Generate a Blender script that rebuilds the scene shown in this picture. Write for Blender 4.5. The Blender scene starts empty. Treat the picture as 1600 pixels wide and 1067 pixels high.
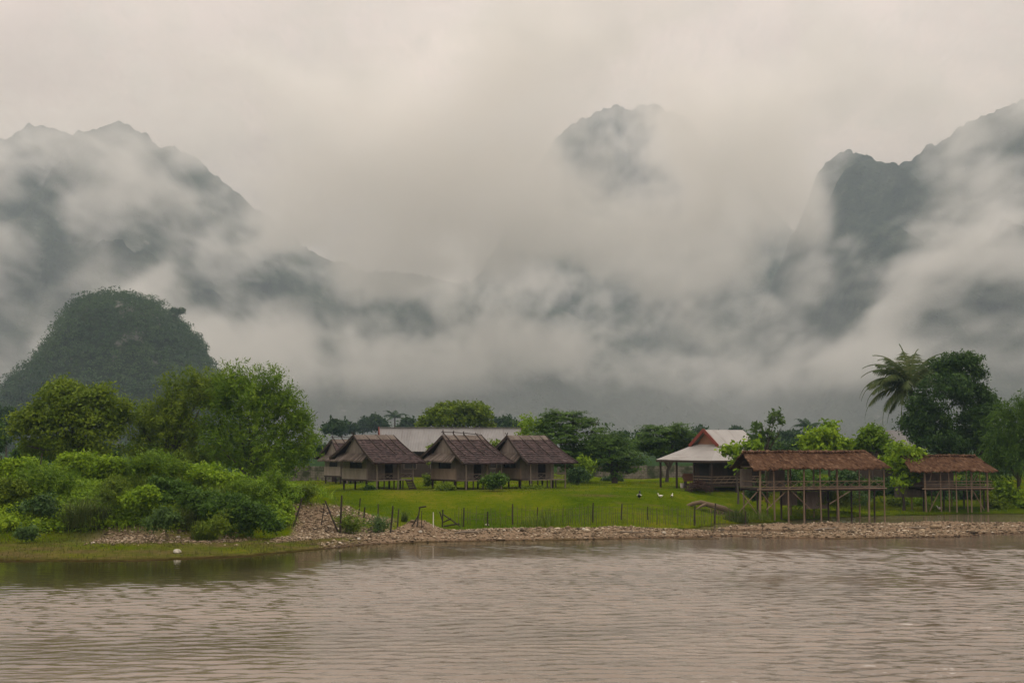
import bpy, math, random
import numpy as np
from mathutils import Vector, Matrix

R = math.radians
sc = bpy.context.scene
COL = sc.collection
random.seed(7)
rng = np.random.default_rng(7)

# ------------------------------------------------------------------ camera
CAMH = 6.6
FPX = 2222.2                      # focal length in pixels of a 1600 px wide frame
HOR = 690.0
ALPHA = math.atan((HOR - 533.5) / FPX)
cd = bpy.data.cameras.new('camera')
cd.lens = 50.0; cd.sensor_width = 36.0
cd.clip_start = 0.5; cd.clip_end = 20000
cam = bpy.data.objects.new('camera', cd)
cam.location = (0, 0, CAMH)
cam.rotation_euler = (R(90) + ALPHA, 0, 0)
COL.objects.link(cam)
sc.camera = cam

def at(px, py, Y):
    """world point seen at a photo pixel, at depth Y"""
    dx = (px - 800) / FPX; dy = -(py - 533.5) / FPX
    c, s = math.cos(ALPHA), math.sin(ALPHA)
    k = Y / (c - dy * s)
    return Vector((dx * k, Y, CAMH + (s + dy * c) * k))

# ------------------------------------------------------------------ noise
def _hash(ix, iy, seed):
    n = (ix.astype(np.int64) * 374761393 + iy.astype(np.int64) * 668265263 + seed * 974711) & 0x7fffffff
    n = ((n ^ (n >> 13)) * 1274126177) & 0x7fffffff
    return ((n ^ (n >> 16)) & 0xffff) / 65535.0

def vnoise(x, y, seed=0):
    x = np.asarray(x, float); y = np.asarray(y, float)
    x, y = np.broadcast_arrays(x, y)
    ix = np.floor(x); iy = np.floor(y)
    fx = x - ix; fy = y - iy
    fx = fx * fx * (3 - 2 * fx); fy = fy * fy * (3 - 2 * fy)
    a = _hash(ix, iy, seed); b = _hash(ix + 1, iy, seed)
    c = _hash(ix, iy + 1, seed); d = _hash(ix + 1, iy + 1, seed)
    return (a + (b - a) * fx) * (1 - fy) + (c + (d - c) * fx) * fy     # 0..1

def fbm(x, y, seed=0, octv=4, gain=0.5):
    t = 0; a = 1; n = 0; f = 1
    for o in range(octv):
        t = t + a * vnoise(np.asarray(x) * f + o * 17.3, np.asarray(y) * f - o * 9.1, seed + o)
        n += a; a *= gain; f *= 2.03
    return t / n * 2 - 1                                                # -1..1

# ------------------------------------------------------------------ objects
def tag(o, label=None, cat=None, group=None, kind=None):
    if label: o['label'] = label
    if cat: o['category'] = cat
    if group: o['group'] = group
    if kind: o['kind'] = kind
    return o

def link(name, me, mat=None, parent=None, loc=None):
    o = bpy.data.objects.new(name, me)
    COL.objects.link(o)
    if mat is not None and me is not None:
        me.materials.append(mat)
    if parent is not None: o.parent = parent
    if loc is not None: o.location = loc
    return o

def empty(name, loc, rz=0.0):
    o = bpy.data.objects.new(name, None)
    o.empty_display_size = 0.3
    o.location = loc; o.rotation_euler = (0, 0, rz)
    COL.objects.link(o)
    return o

def np_mesh(name, V, F, tint=None, smooth=False, attrs=None):
    """V (n,3); F (m,4) or (m,3) array; tint per face"""
    V = np.asarray(V, np.float32); F = np.asarray(F, np.int32)
    me = bpy.data.meshes.new(name)
    k = F.shape[1]
    me.vertices.add(len(V)); me.vertices.foreach_set('co', V.ravel())
    me.loops.add(F.size); me.loops.foreach_set('vertex_index', F.ravel())
    me.polygons.add(len(F))
    me.polygons.foreach_set('loop_start', np.arange(0, F.size, k, dtype=np.int32))
    me.polygons.foreach_set('loop_total', np.full(len(F), k, np.int32))
    if smooth:
        me.polygons.foreach_set('use_smooth', np.ones(len(F), bool))
    if tint is not None:
        a = me.attributes.new('tint', 'FLOAT', 'FACE')
        a.data.foreach_set('value', np.asarray(tint, np.float32))
    for nm, arr in (attrs or {}).items():
        a = me.attributes.new(nm, 'FLOAT', 'POINT')
        a.data.foreach_set('value', np.asarray(arr, np.float32).ravel())
    me.update(calc_edges=True)
    return me

def grid_mesh(name, xs, ys, zfun, attrs=None, smooth=True):
    X, Y = np.meshgrid(xs, ys)
    Z = zfun(X, Y)
    V = np.stack([X.ravel(), Y.ravel(), Z.ravel()], 1)
    nx, ny = len(xs), len(ys)
    i = np.arange(ny - 1)[:, None] * nx + np.arange(nx - 1)[None, :]
    F = np.stack([i, i + 1, i + nx + 1, i + nx], -1).reshape(-1, 4)
    at_ = {k: f(X, Y) for k, f in (attrs or {}).items()}
    return np_mesh(name, V, F, smooth=smooth, attrs=at_)

class MB:
    """collects boxes, beams and tubes into one mesh"""
    def __init__(s): s.v = []; s.f = []; s.t = []
    def poly(s, pts, tint=None, both=False):
        n = len(s.v); s.v += [tuple(p) for p in pts]
        s.f.append(tuple(range(n, n + len(pts)))); s.t.append(random.random() if tint is None else tint)
    def hexa(s, p, tint=None):
        """p: 8 points, bottom 4 ccw then top 4"""
        n = len(s.v); s.v += [tuple(q) for q in p]
        t = random.random() if tint is None else tint
        for f in ((3, 2, 1, 0), (4, 5, 6, 7), (0, 1, 5, 4), (1, 2, 6, 5), (2, 3, 7, 6), (3, 0, 4, 7)):
            s.f.append(tuple(n + q for q in f)); s.t.append(t)
    def box(s, x0, x1, y0, y1, z0, z1, tint=None):
        s.hexa([(x0, y0, z0), (x1, y0, z0), (x1, y1, z0), (x0, y1, z0),
                (x0, y0, z1), (x1, y0, z1), (x1, y1, z1), (x0, y1, z1)], tint)
    def beam(s, a, b, w, h=None, tint=None):
        h = w if h is None else h
        a = Vector(a); b = Vector(b); d = (b - a).normalized()
        up = Vector((0, 0, 1)) if abs(d.z) < 0.95 else Vector((0, 1, 0))
        sx = d.cross(up).normalized() * (w / 2); sy = sx.cross(d).normalized() * (h / 2)
        s.hexa([a - sx - sy, a + sx - sy, a + sx + sy, a - sx + sy,
                b - sx - sy, b + sx - sy, b + sx + sy, b - sx + sy], tint)
    def tube(s, pts, rad, n=6, tint=None, cap=True):
        pts = [Vector(p) for p in pts]
        t = random.random() if tint is None else tint
        base = len(s.v)
        for i, p in enumerate(pts):
            d = (pts[min(i + 1, len(pts) - 1)] - pts[max(i - 1, 0)]).normalized()
            up = Vector((1, 0, 0)) if abs(d.x) < 0.9 else Vector((0, 1, 0))
            a = d.cross(up).normalized(); b = d.cross(a)
            r = rad[i] if hasattr(rad, '__len__') else rad
            for k in range(n):
                w = 2 * math.pi * k / n
                s.v.append(tuple(p + a * (r * math.cos(w)) + b * (r * math.sin(w))))
        for i in range(len(pts) - 1):
            for k in range(n):
                q = base + i * n; k2 = (k + 1) % n
                s.f.append((q + k, q + n + k, q + n + k2, q + k2)); s.t.append(t)
        if cap:
            s.f.append(tuple(base + k for k in range(n))); s.t.append(t)
            q = base + (len(pts) - 1) * n
            s.f.append(tuple(q + k for k in reversed(range(n)))); s.t.append(t)
    def build(s, name, mat, parent=None, loc=None, smooth=False):
        me = bpy.data.meshes.new(name)
        me.from_pydata(s.v, [], s.f)
        a = me.attributes.new('tint', 'FLOAT', 'FACE')
        a.data.foreach_set('value', s.t)
        if smooth:
            me.polygons.foreach_set('use_smooth', [True] * len(s.f))
        me.update()
        return link(name, me, mat, parent, loc)

def child_tree(o, children):
    return [c for c in children if c.parent == o]

# ------------------------------------------------------------------ materials
class NT:
    def __init__(s, name):
        s.m = bpy.data.materials.new(name); s.m.use_nodes = True
        s.t = s.m.node_tree; s.t.nodes.clear()
        s.out = s.t.nodes.new('ShaderNodeOutputMaterial')
    def n(s, typ, ins=None, **kw):
        x = s.t.nodes.new(typ)
        for k, v in kw.items(): setattr(x, k, v)
        for k, v in (ins or {}).items(): s.set(x, k, v)
        return x
    def set(s, x, k, v):
        i = x.inputs[k]
        if isinstance(v, bpy.types.NodeSocket): s.t.links.new(v, i)
        else: i.default_value = v
    def noise(s, scale, detail=4, rough=0.55, vec=None, dist=0.0):
        x = s.n('ShaderNodeTexNoise', {'Scale': scale, 'Detail': detail, 'Roughness': rough, 'Distortion': dist})
        if vec is not None: s.set(x, 'Vector', vec)
        return x.outputs['Fac']
    def ramp(s, fac, stops):
        r = s.n('ShaderNodeValToRGB', {'Fac': fac})
        e = r.color_ramp.elements
        while len(e) < len(stops): e.new(0.5)
        for q, (p, c) in zip(e, stops):
            q.position = p; q.color = (*c, 1) if len(c) == 3 else c
        return r.outputs['Color']
    def mix(s, fac, a, b, blend='MIX'):
        x = s.n('ShaderNodeMix', data_type='RGBA', blend_type=blend)
        for i, v in ((0, fac), (6, a), (7, b)):
            if isinstance(v, bpy.types.NodeSocket): s.t.links.new(v, x.inputs[i])
            else: x.inputs[i].default_value = v if i == 0 else ((*v, 1) if len(v) == 3 else v)
        return x.outputs[2]
    def math(s, op, a, b=0.0, c=0.0, clamp=False):
        x = s.n('ShaderNodeMath', operation=op, use_clamp=clamp)
        for i, v in enumerate((a, b, c)):
            if isinstance(v, bpy.types.NodeSocket): s.t.links.new(v, x.inputs[i])
            else: x.inputs[i].default_value = v
        return x.outputs[0]
    def vmath(s, op, a, b=None):
        x = s.n('ShaderNodeVectorMath', operation=op)
        for i, v in enumerate((a, b)):
            if v is None: continue
            if isinstance(v, bpy.types.NodeSocket): s.t.links.new(v, x.inputs[i])
            else: x.inputs[i].default_value = v
        return x.outputs['Value'] if op in ('LENGTH', 'DOT_PRODUCT', 'DISTANCE') else x.outputs[0]
    def maprange(s, v, a, b, c=0.0, d=1.0, typ='SMOOTHSTEP'):
        x = s.n('ShaderNodeMapRange', interpolation_type=typ)
        for k, q in (('Value', v), ('From Min', a), ('From Max', b), ('To Min', c), ('To Max', d)): s.set(x, k, q)
        return x.outputs['Result']
    def attr(s, name, out='Fac'):
        return s.n('ShaderNodeAttribute', attribute_name=name).outputs[out]
    def objco(s): return s.n('ShaderNodeTexCoord').outputs['Object']
    def pos(s): return s.n('ShaderNodeNewGeometry').outputs['Position']
    def stretch(s, vec, sx, sy, sz):
        return s.vmath('MULTIPLY', vec, (sx, sy, sz))
    def bump(s, h, strength=0.5, dist=0.1):
        return s.n('ShaderNodeBump', {'Height': h, 'Strength': strength, 'Distance': dist}).outputs['Normal']
    def surf(s, color, rough=0.8, normal=None, spec=0.3, metal=0.0, transl=None):
        p = s.n('ShaderNodeBsdfPrincipled', {'Roughness': rough, 'Specular IOR Level': spec, 'Metallic': metal})
        if isinstance(color, bpy.types.NodeSocket): s.set(p, 'Base Color', color)
        else: p.inputs['Base Color'].default_value = (*color, 1)
        if normal is not None: s.set(p, 'Normal', normal)
        sh = p.outputs[0]
        if transl:
            t = s.n('ShaderNodeBsdfTranslucent')
            if isinstance(color, bpy.types.NodeSocket): s.set(t, 'Color', color)
            else: t.inputs['Color'].default_value = (*color, 1)
            mx = s.n('ShaderNodeMixShader', {0: transl, 1: sh, 2: t.outputs[0]})
            sh = mx.outputs[0]
        s.t.links.new(sh, s.out.inputs['Surface'])
        return s.m

def lerp_stops(cols):
    k = len(cols) - 1
    return [(i / k, c) for i, c in enumerate(cols)]

def leaf_mat(name, cols, transl=0.3, rough=0.6, scale=0.35):
    """per-leaf tint plus metre-scale drifts of hue"""
    m = NT(name)
    f = m.math('ADD', m.math('MULTIPLY', m.attr('tint'), 0.6), m.math('MULTIPLY', m.noise(scale, 2, vec=m.pos()), 0.4))
    return m.surf(m.ramp(f, lerp_stops(cols)), rough, spec=0.12, transl=transl)

def wood_mat(name, cols, rough=0.85, sc_=(6, 6, 1.2)):
    m = NT(name)
    v = m.stretch(m.objco(), *sc_)
    f = m.math('ADD', m.math('MULTIPLY', m.noise(1.0, 5, vec=v), 0.65), m.math('MULTIPLY', m.attr('tint'), 0.35))
    return m.surf(m.ramp(f, lerp_stops(cols)), rough, m.bump(m.noise(3.0, 4, vec=v), 0.4, 0.02), spec=0.2)
# ------------------------------------------------------------------ sky and light
w = bpy.data.worlds.new('World'); sc.world = w
w.use_nodes = True
t = w.node_tree; t.nodes.clear()
def wn(typ, **kw):
    x = t.nodes.new(typ)
    for k, v in kw.items(): setattr(x, k, v)
    return x
SUN_EL, SUN_ROT = R(50), R(20)
sky = wn('ShaderNodeTexSky', sky_type='NISHITA', sun_disc=False, sun_elevation=SUN_EL, sun_rotation=SUN_ROT)
bg1 = wn('ShaderNodeBackground'); bg1.inputs['Strength'].default_value = 0.004
t.links.new(sky.outputs[0], bg1.inputs['Color'])
tc = wn('ShaderNodeTexCoord')
sep = wn('ShaderNodeSeparateXYZ'); t.links.new(tc.outputs['Generated'], sep.inputs[0])
# overcast deck: brighter towards the zenith, warm near the horizon, broken up by noise
rz = wn('ShaderNodeValToRGB'); t.links.new(sep.outputs['Z'], rz.inputs['Fac'])
stops = [(0.0, (0.42, 0.36, 0.31)), (0.10, (0.63, 0.505, 0.395)), (0.20, (0.70, 0.56, 0.44)), (0.25, (0.83, 0.675, 0.555)), (0.32, (1.02, 0.84, 0.73)), (0.55, (1.32, 1.14, 1.0)), (1.0, (1.82, 1.62, 1.44))]
e = rz.color_ramp.elements
while len(e) < len(stops): e.new(0.5)
for q, (p, c) in zip(e, stops): q.position = p; q.color = (*c, 1)
mp = wn('ShaderNodeMapping'); mp.inputs['Scale'].default_value = (1, 1, 2.6)
t.links.new(tc.outputs['Generated'], mp.inputs['Vector'])
nz = wn('ShaderNodeTexNoise'); nz.inputs['Scale'].default_value = 4.2; nz.inputs['Detail'].default_value = 6; nz.inputs['Roughness'].default_value = 0.5
nz.inputs['Distortion'].default_value = 0.4
t.links.new(mp.outputs[0], nz.inputs['Vector'])
mr = wn('ShaderNodeMapRange'); t.links.new(nz.outputs['Fac'], mr.inputs['Value'])
for k, v in (('From Min', 0.3), ('From Max', 0.7), ('To Min', 0.82), ('To Max', 1.20)): mr.inputs[k].default_value = v
vm = wn('ShaderNodeVectorMath', operation='SCALE'); t.links.new(rz.outputs[0], vm.inputs[0]); t.links.new(mr.outputs[0], vm.inputs['Scale'])
bg2 = wn('ShaderNodeBackground'); bg2.inputs['Strength'].default_value = 1.0
t.links.new(vm.outputs[0], bg2.inputs['Color'])
ad = wn('ShaderNodeAddShader'); t.links.new(bg1.outputs[0], ad.inputs[0]); t.links.new(bg2.outputs[0], ad.inputs[1])
wo = wn('ShaderNodeOutputWorld'); t.links.new(ad.outputs[0], wo.inputs['Surface'])

sl = bpy.data.lights.new('sun', 'SUN'); sl.energy = 0.7; sl.angle = R(25); sl.color = (1, 0.94, 0.86)
so = bpy.data.objects.new('sun', sl); COL.objects.link(so)
# sky's sun_rotation is measured from +Y towards +X
sd = Vector((math.sin(SUN_ROT) * math.cos(SUN_EL), math.cos(SUN_ROT) * math.cos(SUN_EL), math.sin(SUN_EL)))
so.rotation_euler = sd.to_track_quat('Z', 'Y').to_euler()
so.location = (0, 0, 900)

vs = sc.view_settings
vs.view_transform = 'Standard'; vs.look = 'None'; vs.exposure = 0.0; vs.gamma = 1.0; vs.use_curve_mapping = False
cy = sc.cycles
cy.use_denoising = True
try: cy.denoiser = 'OPENIMAGEDENOISE'
except Exception: pass
cy.max_bounces = 12; cy.diffuse_bounces = 2; cy.glossy_bounces = 2; cy.transmission_bounces = 3
cy.transparent_max_bounces = 8; cy.volume_bounces = 7
cy.volume_max_steps = 256
cy.use_fast_gi = False
cy.caustics_reflective = False; cy.caustics_refractive = False

# ------------------------------------------------------------------ ground
SX = np.array([-400, -60, -28.4, -21.3, -15.5, -11.8, -9.5, -6, 0, 8.9, 21.7, 29, 37, 60, 400.])
SY = np.array([76, 77, 79.0, 79.0, 82.0, 88.0, 91.5, 94.5, 95.8, 97.8, 97.5, 98.5, 101, 104, 110.])
def shore(x): return np.interp(x, SX, SY)
def sstep(a, b, x):
    q = np.clip((x - a) / (b - a), 0, 1); return q * q * (3 - 2 * q)
def gbar(x, y):
    """height of the gravel bar over the river's edge"""
    d = y - shore(x) + 1.2 * fbm(x * .25, y * .25, 5, 3) + 1.3 * fbm(x * .09, y * .05, 6, 2)
    width = np.interp(x, [-12, -8, 12, 20, 40], [4, 7.5, 7.5, 15, 13])
    q = np.clip(d / width, 0, 1)
    hump = np.sin(q * math.pi) ** 0.7
    broken = np.interp(x, [7, 14, 24, 36], [0, 0.58, .60, 0.5])          # towards the right the bar is cut by shallow water
    cut = fbm(x * .11 + 3, y * .5, 21, 3)
    h = hump * (np.interp(x, [8, 16], [.40, .24]) + 0.16 * fbm(x * .6, y * .6, 9, 3)) - broken * np.clip(cut + 0.22, 0, 1) * 1.2
    heap = 0.85 * np.exp(-(((x + 6.4) / 1.3) ** 2 + ((y - 97.2) / 1.3) ** 2))
    return h * sstep(-13.5, -9.5, x) + heap
def mound(x, y):
    """overgrown spoil bank at the left"""
    d = y - shore(x)
    edge = np.interp(x, [-60, -14, -11, -8.0, -6.0], [9.5, 9.5, 7, 6, 7])
    up = sstep(0, 9, d - edge + 1.5 * fbm(x * .2, y * .2, 31, 3))
    lat = 1 - sstep(-14.5, -7.0, x)
    top = np.interp(x, [-40, -25, -17, -12, -8], [2.3, 2.5, 2.4, 2.1, 1.3])
    return up * lat * top * (1 - sstep(101, 117, y + .35 * np.minimum(x + 16, 0))) * (1 + .12 * fbm(x * .3, y * .3, 33, 3))
def gz(x, y):
    x = np.asarray(x, float); y = np.asarray(y, float)
    d = y - shore(x)
    bed = -1.6 + 1.6 * sstep(-14, 0, d)
    lawn0 = np.interp(x, [-14, -8, 12, 17, 24, 32, 45], [101, 101, 103, 110, 118, 125, 129])  # where the lawn starts to rise
    rise = sstep(0, 1, (y - lawn0) / 26.) * 1.95
    # the back channel right of the lawn
    chan = np.interp(x, [10, 15, 20], [0, 1, 1]) * sstep(10, 15, d) * (1 - sstep(-2, 6, y - lawn0)) * 0.5
    flat = 0.10 * sstep(0, 2, d) + 0.28 * sstep(5, 12, d) * np.interp(x, [10, 16], [1, .45])
    left = sstep(0, 8, d) * .45 * (1 - sstep(-12, -8, x))
    h = np.where(d < 0, bed, np.maximum(flat, left) + gbar(x, y) - chan)
    h = h + rise * sstep(-20, -10, x) + (1 - sstep(-20, -10, x)) * sstep(0, 1, (y - 95) / 22) * 1.5
    h = h + np.where(d > 0, mound(x, y), 0)
    h = h + 0.10 * fbm(x * .12, y * .12, 41, 3) * sstep(6, 14, d) + 0.02 * fbm(x * 1.1, y * 1.1, 43, 2) * (d > 0)
    return h + 0.0
def gzs(x, y): return float(gz(np.array([x]), np.array([y]))[0])
def gravel_w(x, y):
    d = y - shore(x)
    width = np.interp(x, [-12, -8, 12, 20, 40], [4, 7.5, 7.5, 15, 13])
    a = sstep(-0.6, 0.6, d) * (1 - sstep(width - 1.2, width + .6, d + .9 * fbm(x * .5, y * .5, 51, 3))) * sstep(-12.6, -9.0, x + 1.5 * fbm(x * .5, y * .5, 52, 2))
    # the bare face of the spoil bank
    m = sstep(-15.2, -14.2, x + .6 * fbm(x, y, 53, 2)) * (1 - sstep(-9.4, -8.4, x)) * sstep(5.2, 6.2, d) * (1 - sstep(14.5, 16.5, d + 1.2 * fbm(x * .6, y * .6, 54, 2)))
    c = np.exp(-(((x + 24.0) / 2.4) ** 2 + ((y - 89.8) / 2.0) ** 2)) + .9 * np.exp(-(((x + 19.0) / 1.6) ** 2 + ((y - 89.6) / 1.6) ** 2))
    return np.clip(a + m + np.clip(c * 1.3, 0, 1), 0, 1)
def mud_shade_w(x, y):
    d = y - shore(x)
    n_ = fbm(x * .4, y * .9, 61, 3)
    strip = (1 - sstep(-12, -7, x)) * (1 - sstep(7.5, 10, d)) * np.clip(.62 + .9 * n_, 0, 1)
    bare = 0  # bare earth tone painted as shade under hut and house floors, plus worn patches
    for cx, cy, rx, ry in ((-12.0, 131.3, 3.4, 2.2), (-3.6, 131.6, 3.4, 2.2), (2.4, 134, 3.2, 2.2), (20, 139, 5, 4), (-2, 127.5, 12, .7), (7, 122, 3, 1.0), (11, 118, 2.5, .8)):
        bare = np.maximum(bare, np.exp(-(((x - cx) / rx) ** 2 + ((y - cy) / ry) ** 2) ** 2) * np.clip(.7 + .9 * fbm(x * .5, y * .5, 63, 3), 0, 1))
    return np.maximum(np.maximum(1 - sstep(0.3, 2.2, d + 1.1 * n_), strip), .8 * bare)

def axis(a, b, st, far, grow=1.25):
    c = list(np.arange(a, b + st / 2, st)); s = st; hi = c[-1]
    while hi < far: s *= grow; hi += s; c.append(hi)
    s = st; lo = c[0]
    while lo > -far: s *= grow; lo -= s; c.insert(0, lo)
    return np.array(c)
gx = axis(-46, 52, 0.4, 5200)
gy = axis(72, 150, 0.33, 5200)

m = NT('ground_soil')
p = m.pos()
n1 = m.noise(.16, 5, .6, vec=m.stretch(p, 1, .5, 1)); n2 = m.noise(1.6, 5, .65, vec=p); n3 = m.noise(9, 4, .7, vec=p)
f = m.math('ADD', m.math('MULTIPLY', n1, .5), m.math('ADD', m.math('MULTIPLY', n2, .3), m.math('MULTIPLY', n3, .2)))
lawn = m.ramp(f, [(0.30, (0.020, 0.038, 0.001)), (0.42, (0.042, 0.076, 0.001)), (0.53, (0.082, 0.112, 0.002)), (0.64, (0.15, 0.138, 0.014))])
grv = m.ramp(m.noise(14, 3, .7, vec=p), [(0.25, (0.10, 0.07, 0.044)), (0.5, (0.22, 0.158, 0.105)), (0.75, (0.36, 0.275, 0.19))])
mud = m.ramp(n2, [(0.3, (0.062, 0.058, 0.014)), (0.6, (0.115, 0.09, 0.036))])
c = m.mix(m.attr('mud'), lawn, mud)
c = m.mix(m.attr('gravel'), c, grv)
wet = m.maprange(m.math('ADD', m.n('ShaderNodeSeparateXYZ', {'Vector': p}).outputs['Z'], m.math('MULTIPLY', n2, .10)), .06, .17)
c = m.mix(wet, m.mix(1.0, c, (.42, .38, .34), 'MULTIPLY'), c)      # soaked edge
# open scrub beyond the village
sy_ = m.n('ShaderNodeSeparateXYZ', {'Vector': p}).outputs['Y']
c = m.mix(m.maprange(m.math('ADD', sy_, m.math('MULTIPLY', n1, 30)), 195, 225), c, m.ramp(n2, [(.3, (0.016, 0.034, 0.010)), (.7, (0.035, 0.062, 0.018))]))
GROUND = m.surf(c, 0.95, m.bump(m.math('ADD', n2, n3), .6, .15), spec=0.0)
me = grid_mesh('ground', gx, gy, gz, {'gravel': gravel_w, 'mud': mud_shade_w})
tag(link('ground', me, GROUND), 'green lawn and river bank rising behind the gravel shore', 'ground', kind='structure')

# ------------------------------------------------------------------ river
wx = axis(-44, 46, 0.23, 5000, 1.35)
wy = axis(36, 101, 0.085, 5000, 1.35)
wrng = np.random.default_rng(3)
waves = []
for i in range(84):
    lam = 0.26 * (4.6 ** wrng.random()); th = wrng.normal(0, 0.43) + math.pi / 2 + 0.12
    waves.append((2 * math.pi / lam * math.cos(th), 2 * math.pi / lam * math.sin(th), wrng.random() * 6.28, lam * .0033))
def wz(X, Y):
    near = (np.abs(X) < 46) & (Y > 34) & (Y < 140)
    Z = np.zeros_like(X)
    patch = 0.35 + 0.9 * np.clip(vnoise(X * .07, Y * .13, 71) * 1.5 - .15, 0, 1)
    # calmer in the lee of the left bank
    calm = .12 + .88 * sstep(1, np.interp(X, [-30, -5, 10], [34, 20, 11]), shore(X) - Y + 6 * fbm(X * .06, Y * .1, 73, 2))
    for kx, ky, ph, a in waves:
        Z += a * np.sin(kx * X + ky * Y + ph + 1.3 * fbm(X * .2, Y * .2, 75, 2))
    calm = np.where(Y > 100, .12, calm)
    Z = Z * near * patch * calm
    return .042 * np.tanh(Z / .042)
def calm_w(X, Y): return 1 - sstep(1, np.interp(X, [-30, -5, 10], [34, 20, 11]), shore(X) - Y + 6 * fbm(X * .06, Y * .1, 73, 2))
m = NT('river_water')
p = m.pos()
v1 = m.stretch(p, .9, 2.2, 1); v2 = m.stretch(p, 2.2, 5.5, 1)
h = m.math('ADD', m.math('MULTIPLY', m.noise(1.0, 3, .6, vec=v1), 1.0), m.math('MULTIPLY', m.noise(1.0, 2, .6, vec=v2), .35))
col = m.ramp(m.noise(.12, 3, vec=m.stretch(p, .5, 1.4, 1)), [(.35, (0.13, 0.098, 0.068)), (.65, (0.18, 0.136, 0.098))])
col = m.mix(m.attr('calm'), col, (0.040, 0.036, 0.010))       # olive tone painted in for the trees' reflection by the left bank
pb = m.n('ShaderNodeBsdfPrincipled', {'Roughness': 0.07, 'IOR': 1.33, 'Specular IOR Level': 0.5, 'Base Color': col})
bn = m.n('ShaderNodeBump', {'Height': h, 'Distance': .07, 'Strength': m.math('MULTIPLY_ADD', m.attr('calm'), -.24, .30)}).outputs['Normal']
m.set(pb, 'Normal', bn)
m.t.links.new(pb.outputs[0], m.out.inputs['Surface'])
WATER = m.m
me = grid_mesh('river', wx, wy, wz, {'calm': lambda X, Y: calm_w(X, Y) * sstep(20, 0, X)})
tag(link('river', me, WATER), 'wide rippled brown river in front of the bank', 'river', kind='structure')

# ------------------------------------------------------------------ mountains
m = NT('mountain_forest')
p = m.pos()
a = m.noise(.03, 5, .65, vec=m.stretch(p, 1, 1, .45)); b = m.noise(.12, 4, .7, vec=p)
f = m.math('ADD', m.math('MULTIPLY', a, .6), m.math('MULTIPLY', b, .4))
MOUNT = m.surf(m.ramp(f, [(.36, (0.010, 0.020, 0.011)), (.50, (0.028, 0.046, 0.022)), (.60, (0.055, 0.074, 0.040)), (.66, (0.20, 0.19, 0.17))]), .95, m.bump(b, 1, 8), spec=.05)

def mountain(name, label, prof, Y0, front, back, seed, bump=10, res=3.2):
    pts = [at(px, py, Y0) for px, py in prof]
    xs_ = [q.x for q in pts]; zs_ = [q.z for q in pts]
    xs = np.arange(xs_[0], xs_[-1] + res, res)
    ts = np.concatenate([np.linspace(-1, 0, 70), np.linspace(0, 1, 22)[1:]])
    X, T = np.meshgrid(xs, ts)
    Hh = np.interp(X, xs_, zs_)
    A = np.abs(T)
    Yd = np.where(T < 0, T * front, T * back)
    # gullied, cliff-stepped faces
    gul = fbm(X * .008 + T * 1.3, T * 1.2, seed, 4)
    sh = np.clip(1 - A, 0, 1) ** (0.75 + .5 * gul * np.clip(A * 4, 0, 1))
    step = .06 * np.sin(sh * 17 + 4 * fbm(X * .006, T * 2, seed + 3, 3)) * np.clip(A * 5, 0, 1)
    Z = Hh * np.clip(sh + step * sh, 0, 1.0)
    Z = Z + bump * (fbm(X * .045, Yd * .045, seed + 5, 3, .6) * np.where(A < .12, .3, .9) + .7 * (vnoise(X * .11, Yd * .11, seed + 7) - .5) + .5 * (vnoise(X * .26, Yd * .26, seed + 8) - .5)) * np.clip(sh * 6, 0, 1)
    Yw = Y0 + Yd + 60 * fbm(X * .006, T * 1.5, seed + 9, 3) + 22 * fbm(X * .03, T * 6, seed + 11, 3)
    Z = Z - 8 * (A > .98)
    V = np.stack([X.ravel(), Yw.ravel(), Z.ravel()], 1)
    nx, ny = len(xs), len(ts)
    i = np.arange(ny - 1)[:, None] * nx + np.arange(nx - 1)[None, :]
    F = np.stack([i, i + 1, i + nx + 1, i + nx], -1).reshape(-1, 4)
    o = link(name, np_mesh(name, V, F, smooth=True), MOUNT)
    return tag(o, label, 'mountain', kind='structure')

mountain('mountain', 'broad cloud-wrapped mountain with twin summits on the left of the valley',
         [(-420, 560), (-300, 430), (-180, 330), (-80, 262), (0, 245), (35, 210), (60, 198), (85, 203), (110, 211), (130, 217), (150, 216), (165, 202), (185, 195), (205, 199), (228, 211), (250, 230), (282, 233), (296, 243), (325, 262), (350, 285), (400, 325), (450, 368), (500, 402), (560, 424), (640, 432), (720, 440), (800, 452), (880, 480), (960, 520), (1040, 580), (1110, 640), (1150, 676)],
         1900, 560, 500, 101)
mountain('mountain', 'distant middle mountain showing only its craggy summit through the cloud',
         [(560, 660), (640, 560), (700, 480), (755, 420), (800, 350), (828, 285), (850, 240), (874, 208), (905, 186), (940, 171), (962, 168), (985, 173), (1010, 169), (1040, 168), (1064, 171), (1080, 182), (1110, 215), (1150, 262), (1200, 310), (1240, 370), (1290, 450), (1340, 540), (1390, 640)],
         2350, 480, 500, 201, 9)
mountain('mountain', 'steep dark mountain with a notch in its ridge on the right of the valley',
         [(1160, 676), (1195, 560), (1225, 440), (1248, 345), (1275, 272), (1300, 246), (1330, 238), (1352, 236), (1372, 243), (1386, 254), (1396, 263), (1404, 264), (1412, 254), (1440, 238), (1465, 222), (1490, 204), (1520, 188), (1560, 172), (1600, 166), (1660, 158), (1740, 170), (1840, 230), (1960, 340), (2080, 480), (2180, 640)],
         1750, 520, 500, 301)

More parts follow.
